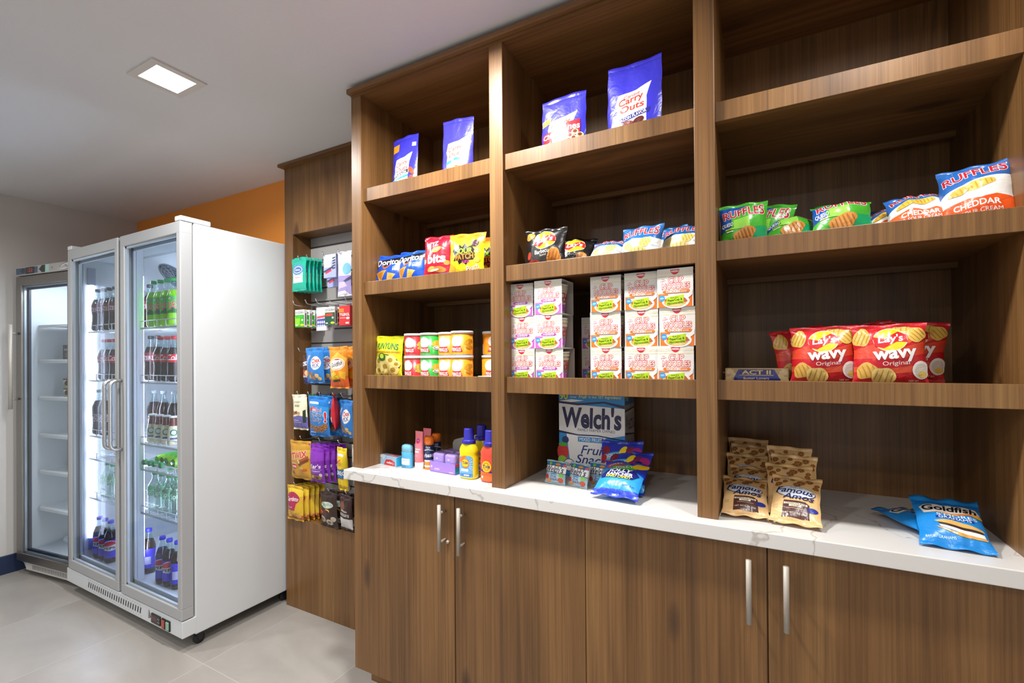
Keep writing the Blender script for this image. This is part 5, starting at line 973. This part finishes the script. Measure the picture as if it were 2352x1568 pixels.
def pbag(w, h, base, items, seed, d=.040, sealc=None, top=.016): return bag(w, h, d, base, items, seed, wr=1.7, top=top, seal=.009, sealc=sealc)
sn = pbag(.105, .132, '4a2a20', [('P', 'f2f0f0', [(-.45, .82), (.45, .90), (.45, .74), (-.45, .66)]), ('T', '2a3aa0', 'SNICKERS', 0, .78, .84, .14, {'b': .04, 'r': 5}), ('E', 'd02a2a', -.2, .42, .2, .14), ('E', 'e8c890', .1, .4, .2, .14), ('P', '3a2a8a', [(-.5, 0), (.5, 0), (.5, .16), (-.5, .16)]), ('T', 'ffffff', 'minis', -.1, .28, .4, .12, {'b': .03})], 111)
hang(sn, 'candy_bag', 'brown chocolate bar bag at the left of the third hook row', 'candy bag', -.490, 1.352, .142, .352, 2, .035, 'brown chocolate bar bags', rz=-.1)
cx = pbag(.132, .160, '2f7cc8', [('T', 'e8eef8', 'TRADITIONAL', -.34, .60, .72, .11, {'b': .02, 'r': 68}), ('E', 'f4f2f0', .15, .60, .26, .26), ('T', 'c82a3a', 'Chex', .15, .68, .42, .18, {'b': .04, 'r': 10}), ('T', '2a3a8a', 'MIX', .17, .52, .34, .17, {'b': .04, 'r': 10})] + [('E', c_, x, y, .09, .08, 20, .1) for c_, x, y in (('d8a85a', -.2, .16), ('c08a40', .02, .12), ('e8c078', .2, .2), ('b87a34', -.32, .28), ('e0b468', .3, .1), ('a86a2c', -.05, .26))], 112)
hang(cx, 'snack_mix_bag', 'blue snack mix bag in the middle of the third hook row', 'snack mix bag', -.425, 1.385, .166, .340, 2, .045, 'blue snack mix bags on the third row', rz=.05, dx=.028)
gd = pbag(.130, .185, 'f0921e', [('P', 'e0621c', [(-.5, 0), (.5, 0), (.5, .30), (-.5, .22)]), ('P', 'f6c04a', [(-.5, .7), (.0, .95), (.5, .75), (.3, .5), (-.4, .4)]), ('E', 'f4ece0', .0, .62, .42, .24), ('E', 'f09a2a', .0, .62, .385, .205), ('E', 'f6f0e8', .0, .62, .36, .185), ('T', '18140f', 'Goldfish', .0, .62, .62, .17, {'b': .02, 'r': 10}), ('R', 'c8402a', -.1, .73, .12, .76), ('P', 'f2c43a', [(-.4, .36), (-.1, .44), (.0, .34), (-.3, .24)]), ('P', 'f0b42a', [(.1, .44), (.44, .40), (.4, .2), (.16, .26)]), ('T', 'f4e42a', 'BLASTED', -.1, .26, .52, .11, {'b': .05, 'r': 6, 'ol': .05, 'olc': '2a1a10'}), ('R', '2c3a1c', -.2, .15, .16, .20, 6)], 113)
hang(gd, 'cracker_bag', 'orange cheese cracker bag at the right of the third hook row', 'cracker bag', -.250, 1.386, .190, .340, 2, .05, 'orange cracker bags', rz=.05)
mx = pbag(.120, .162, 'e9e4c6', [('P', '6a62a8', [(-.5, 0), (.5, 0), (.5, .38), (.1, .44), (-.5, .36)]), ('T', '5a6a5a', 'HARVEST', -.05, .86, .5, .06), ('T', '2a2a3a', 'SNAX', -.05, .74, .4, .1, {'b': .02}), ('E', 'a86a3c', -.34, .50, .14, .09), ('E', '7a4a2c', -.12, .52, .12, .07), ('E', 'c89058', .1, .5, .1, .07), ('R', 'c8c4e4', -.36, .26, .1, .28), ('R', 'c8c4e4', -.36, .20, .2, .215), ('P', '2a3a2a', [(.30, .2), (.46, .2), (.46, .62), (.34, .58)])], 114)
hang(mx, 'snack_bag', 'cream and violet trail mix bag at the left of the fourth hook row', 'snack bag', -.542, 1.138, .166, .340, 1)
gr = pbag(.105, .165, '3a9a3a', [('P', 'c8483a', [(-.5, .2), (.5, .3), (.5, .45), (-.5, .4)]), ('P', 'e8e0c8', [(-.5, .6), (.5, .6), (.5, .8), (-.5, .8)])], 115)
hang(gr, 'snack_bag', 'green snack bag seen edge-on behind the cream and violet bag', 'snack bag', -.490, 1.140, .168, .382, 1, rz=-.5)
ca = pbag(.156, .182, '1c78c8', [('P', '2f92dc', [(-.5, .6), (.5, .5), (.5, .8), (-.5, .9)]), ('R', 'e8eef6', -.40, .87, .1, .93), ('P', 'd02a34', [(-.38, .72), (-.12, .82), (-.16, .70), (-.34, .66)]), ('T', 'd8343c', 'Mini', .02, .72, .44, .13, {'b': .04, 'ol': .035, 'olc': 'f4f4f4'}), ('T', '1c2866', 'Chips', -.02, .575, .62, .17, {'b': .03, 'ol': .045, 'olc': 'f4f4f4'}), ('T', '1c2866', 'Ahoy', -.04, .435, .60, .18, {'b': .03, 'ol': .045, 'olc': 'f4f4f4'}), ('T', 'c82a34', '!', .39, .52, .09, .36, {'b': .05, 'ol': .04, 'olc': 'f4f4f4'})] + cookie(-.30, .24, .12) + cookie(-.04, .18, .14, 1) + cookie(.20, .2, .14, 2) + cookie(.36, .25, .11, 3) + [('R', 'b8d4f0', -.40, .06, -.1, .09)], 116)
hang(ca, 'cookie_bag', 'blue mini chocolate chip cookie bag, middle of fourth hook row', 'cookie bag', -.392, 1.134, .186, .336, 2, .05, 'blue mini cookie bags', rz=.02, dx=.022)
rd = pbag(.100, .160, 'c81c28', [('E', 'e84a3a', 0, .5, .3, .3), ('P', 'f0c8b8', [(-.3, .3), (.2, .4), (.1, .2)])], 117, d=.045)
hang(rd, 'snack_bag', 'glossy red snack bag turned sideways on the fourth hook of the fourth row', 'snack bag', -.292, 1.148, .164, .352, 1, rz=-.75)
hang(cx, 'snack_mix_bag', 'blue snack mix bag half hidden by the upright on the fourth hook row', 'snack mix bag', -.208, 1.120, .164, .350, 1, rz=-.25)
tw = pbag(.172, .178, 'c8942c', [('P', 'd8ac4a', [(-.5, .5), (.5, .6), (.5, .85), (-.5, .8)]), ('T', 'd02a2c', 'TWIX', .02, .68, .74, .20, {'b': .045, 'r': 8, 'ol': .04, 'olc': 'f8f0e4'}), ('R', 'a85a2c', .02, .48, .46, .60, 22), ('R', '7a3a1c', .0, .44, .44, .52, 22), ('R', 'e8c890', -.0, .44, .08, .56, 22), ('E', 'd02a2c', -.22, .34, .14, .08), ('T', 'ffffff', 'minis', -.22, .34, .22, .07, {'b': .03}), ('R', 'f0e8d8', -.34, .42, -.1, .435), ('P', 'd8b04a', [(.0, .3), (.2, .36), (.24, .24), (.04, .18)]), ('T', 'd02a2c', 'TWIX', .2, .24, .36, .08, {'b': .04, 'r': 10}), ('E', '7a4a1c', -.33, .13, .08, .06)], 121)
hang(tw, 'candy_bag', 'gold caramel chocolate bag at the left of the fifth hook row', 'candy bag', -.535, .898, .184, .338, 1)
ka = pbag(.112, .170, '7a22a8', [('P', '8a34b8', [(-.5, .55), (.5, .65), (.5, .9), (-.5, .9)]), ('T', 'f2eef8', "Kar's", .0, .46, .80, .20, {'b': .03, 'sh': .25, 'r': 4}), ('R', 'e0d0ee', -.44, .36, .4, .37), ('R', 'e8dcf2', -.3, .30, .3, .32), ('R', 'b8a0c8', -.3, .26, .2, .27), ('P', '8a6a3a', [(-.5, .06), (.2, .02), (.4, .14), (.0, .2), (-.5, .18)]), ('E', 'd8b070', -.25, .12, .1, .06), ('E', '5a2a1c', .05, .1, .09, .06), ('E', 'c8c4ce', .30, .2, .1, .08)], 122)
hang(ka, 'snack_mix_bag', 'purple nut mix bag in the middle of the fifth hook row', 'snack mix bag', -.408, .886, .174, .336, 5, .022, 'purple nut mix bags', rz=.0, dx=.014)
orr = pbag(.072, .190, 'f0d01c', [('R', 'e8eef4', -.36, .87, .3, .93), ('P', 'd02a34', [(-.36, .70), (.1, .80), (.0, .70), (-.3, .66)]), ('E', 'e0b848', .05, .68, .2, .2), ('E', 'c89a30', .05, .68, .14, .14), ('P', '2a7ac0', [(-.5, .52), (.5, .56), (.5, .32), (-.5, .30)]), ('T', '9a7a1c', 'Golden', .14, .545, .46, .13, {'sh': .2}), ('T', 'ffffff', 'OREO', .02, .44, .92, .30, {'b': .05, 'ol': .05, 'olc': '1c4a9a'}), ('T', '2c3a8a', 'mini', -.04, .30, .6, .16, {'b': .04}), ('P', 'c8a018', [(-.5, 0), (.5, 0), (.5, .08), (-.5, .12)])], 123, d=.04)
hang(orr, 'cookie_bag', 'yellow mini cookie bag above the left tip of the counter', 'cookie bag', -.226, .886, .194, .338, 1, rz=.0)
wb = pbag(.080, .18, 'ece6de', [('E', 'c8985a', .1, .6, .26, .2), ('R', 'b82a34', -.3, .4, .4, .46), ('E', 'd8b888', .1, .25, .2, .15)], 124)
hang(wb, 'cookie_bag', 'white cookie bag tucked right behind the yellow one', 'cookie bag', -.178, .895, .184, .392, 1)
ga = pbag(.132, .158, 'd8b02c', [('P', 'e8c63a', [(-.5, .7), (.5, .8), (.5, 1), (-.5, 1)]), ('P', 'b05a1c', [(-.5, 0), (.5, 0), (.5, .16), (-.5, .12)]), ('E', 'b02a54', -.04, .70, .40, .24), ('P', 'b02a54', [(-.38, .66), (.20, .56), (.10, .30), (-.40, .30)]), ('T', 'ffffff', 'Gardetto', -.02, .68, .66, .17, {'sh': .25, 'b': .01, 'r': 4}), ('T', 'f6e8ee', 'original', -.2, .40, .34, .06), ('P', 'e0a84a', [(-.4, .06), (-.2, .24), (-.02, .06)]), ('P', 'c88a34', [(-.1, .16), (.2, .22), (.1, .04)]), ('E', 'd8a050', .3, .14, .14, .09), ('E', '8a4a1c', .0, .08, .12, .06)], 131)
hang(ga, 'snack_mix_bag', 'yellow crimson-circle snack mix bag, left of bottom hook row', 'snack mix bag', -.590, .650, .162, .340, 5, .023, 'yellow snack mix bags', rz=.02, dx=.012, lean=.0)
mk = pbag(.134, .155, '33211b', [('E', '6a3a2c', 0, .70, .38, .14), ('E', 'c8d4ca', 0, .70, .36, .12), ('T', '2a8a4a', 'MilkyWay', 0, .70, .66, .16, {'b': .04, 'r': 3, 'ol': .03, 'olc': 'f0f0f0'}), ('E', 'e8b83a', .04, .5, .14, .08), ('E', '4a2a1e', -.04, .44, .22, .12), ('E', 'c82a3a', -.32, .46, .12, .06), ('E', 'b8aa98', -.26, .22, .18, .13), ('E', 'c4b6a2', .12, .14, .18, .12), ('E', '7a6450', -.26, .22, .08, .06), ('E', '7a6450', .12, .14, .08, .05), ('E', 'b8aa98', .34, .26, .12, .10)], 132)
hang(mk, 'candy_bag', 'dark brown caramel candy bag in the middle of the bottom hook row', 'candy bag', -.335, .652, .160, .346, 2, .040, 'dark brown candy bags', rz=-.04, dx=.03)
ng = pbag(.100, .150, '38201e', [('P', 'd4d0ce', [(-.5, 0), (.5, 0), (.5, .34), (-.5, .40)]), ('E', '7a4a34', -.12, .76, .2, .2), ('T', 'f0ece8', 'HERSHEY', .06, .60, .5, .08, {'b': .02, 'r': -5}), ('T', 'f0ece8', 'NUGGETS', .05, .48, .7, .13, {'b': .02, 'r': -5})], 133)
hang(ng, 'candy_bag', 'dark bag with silver bottom at the right of the bottom hook row', 'candy bag', -.208, .655, .155, .342, 2, .035, 'dark and silver candy bags', rz=-.1, dx=-.01)
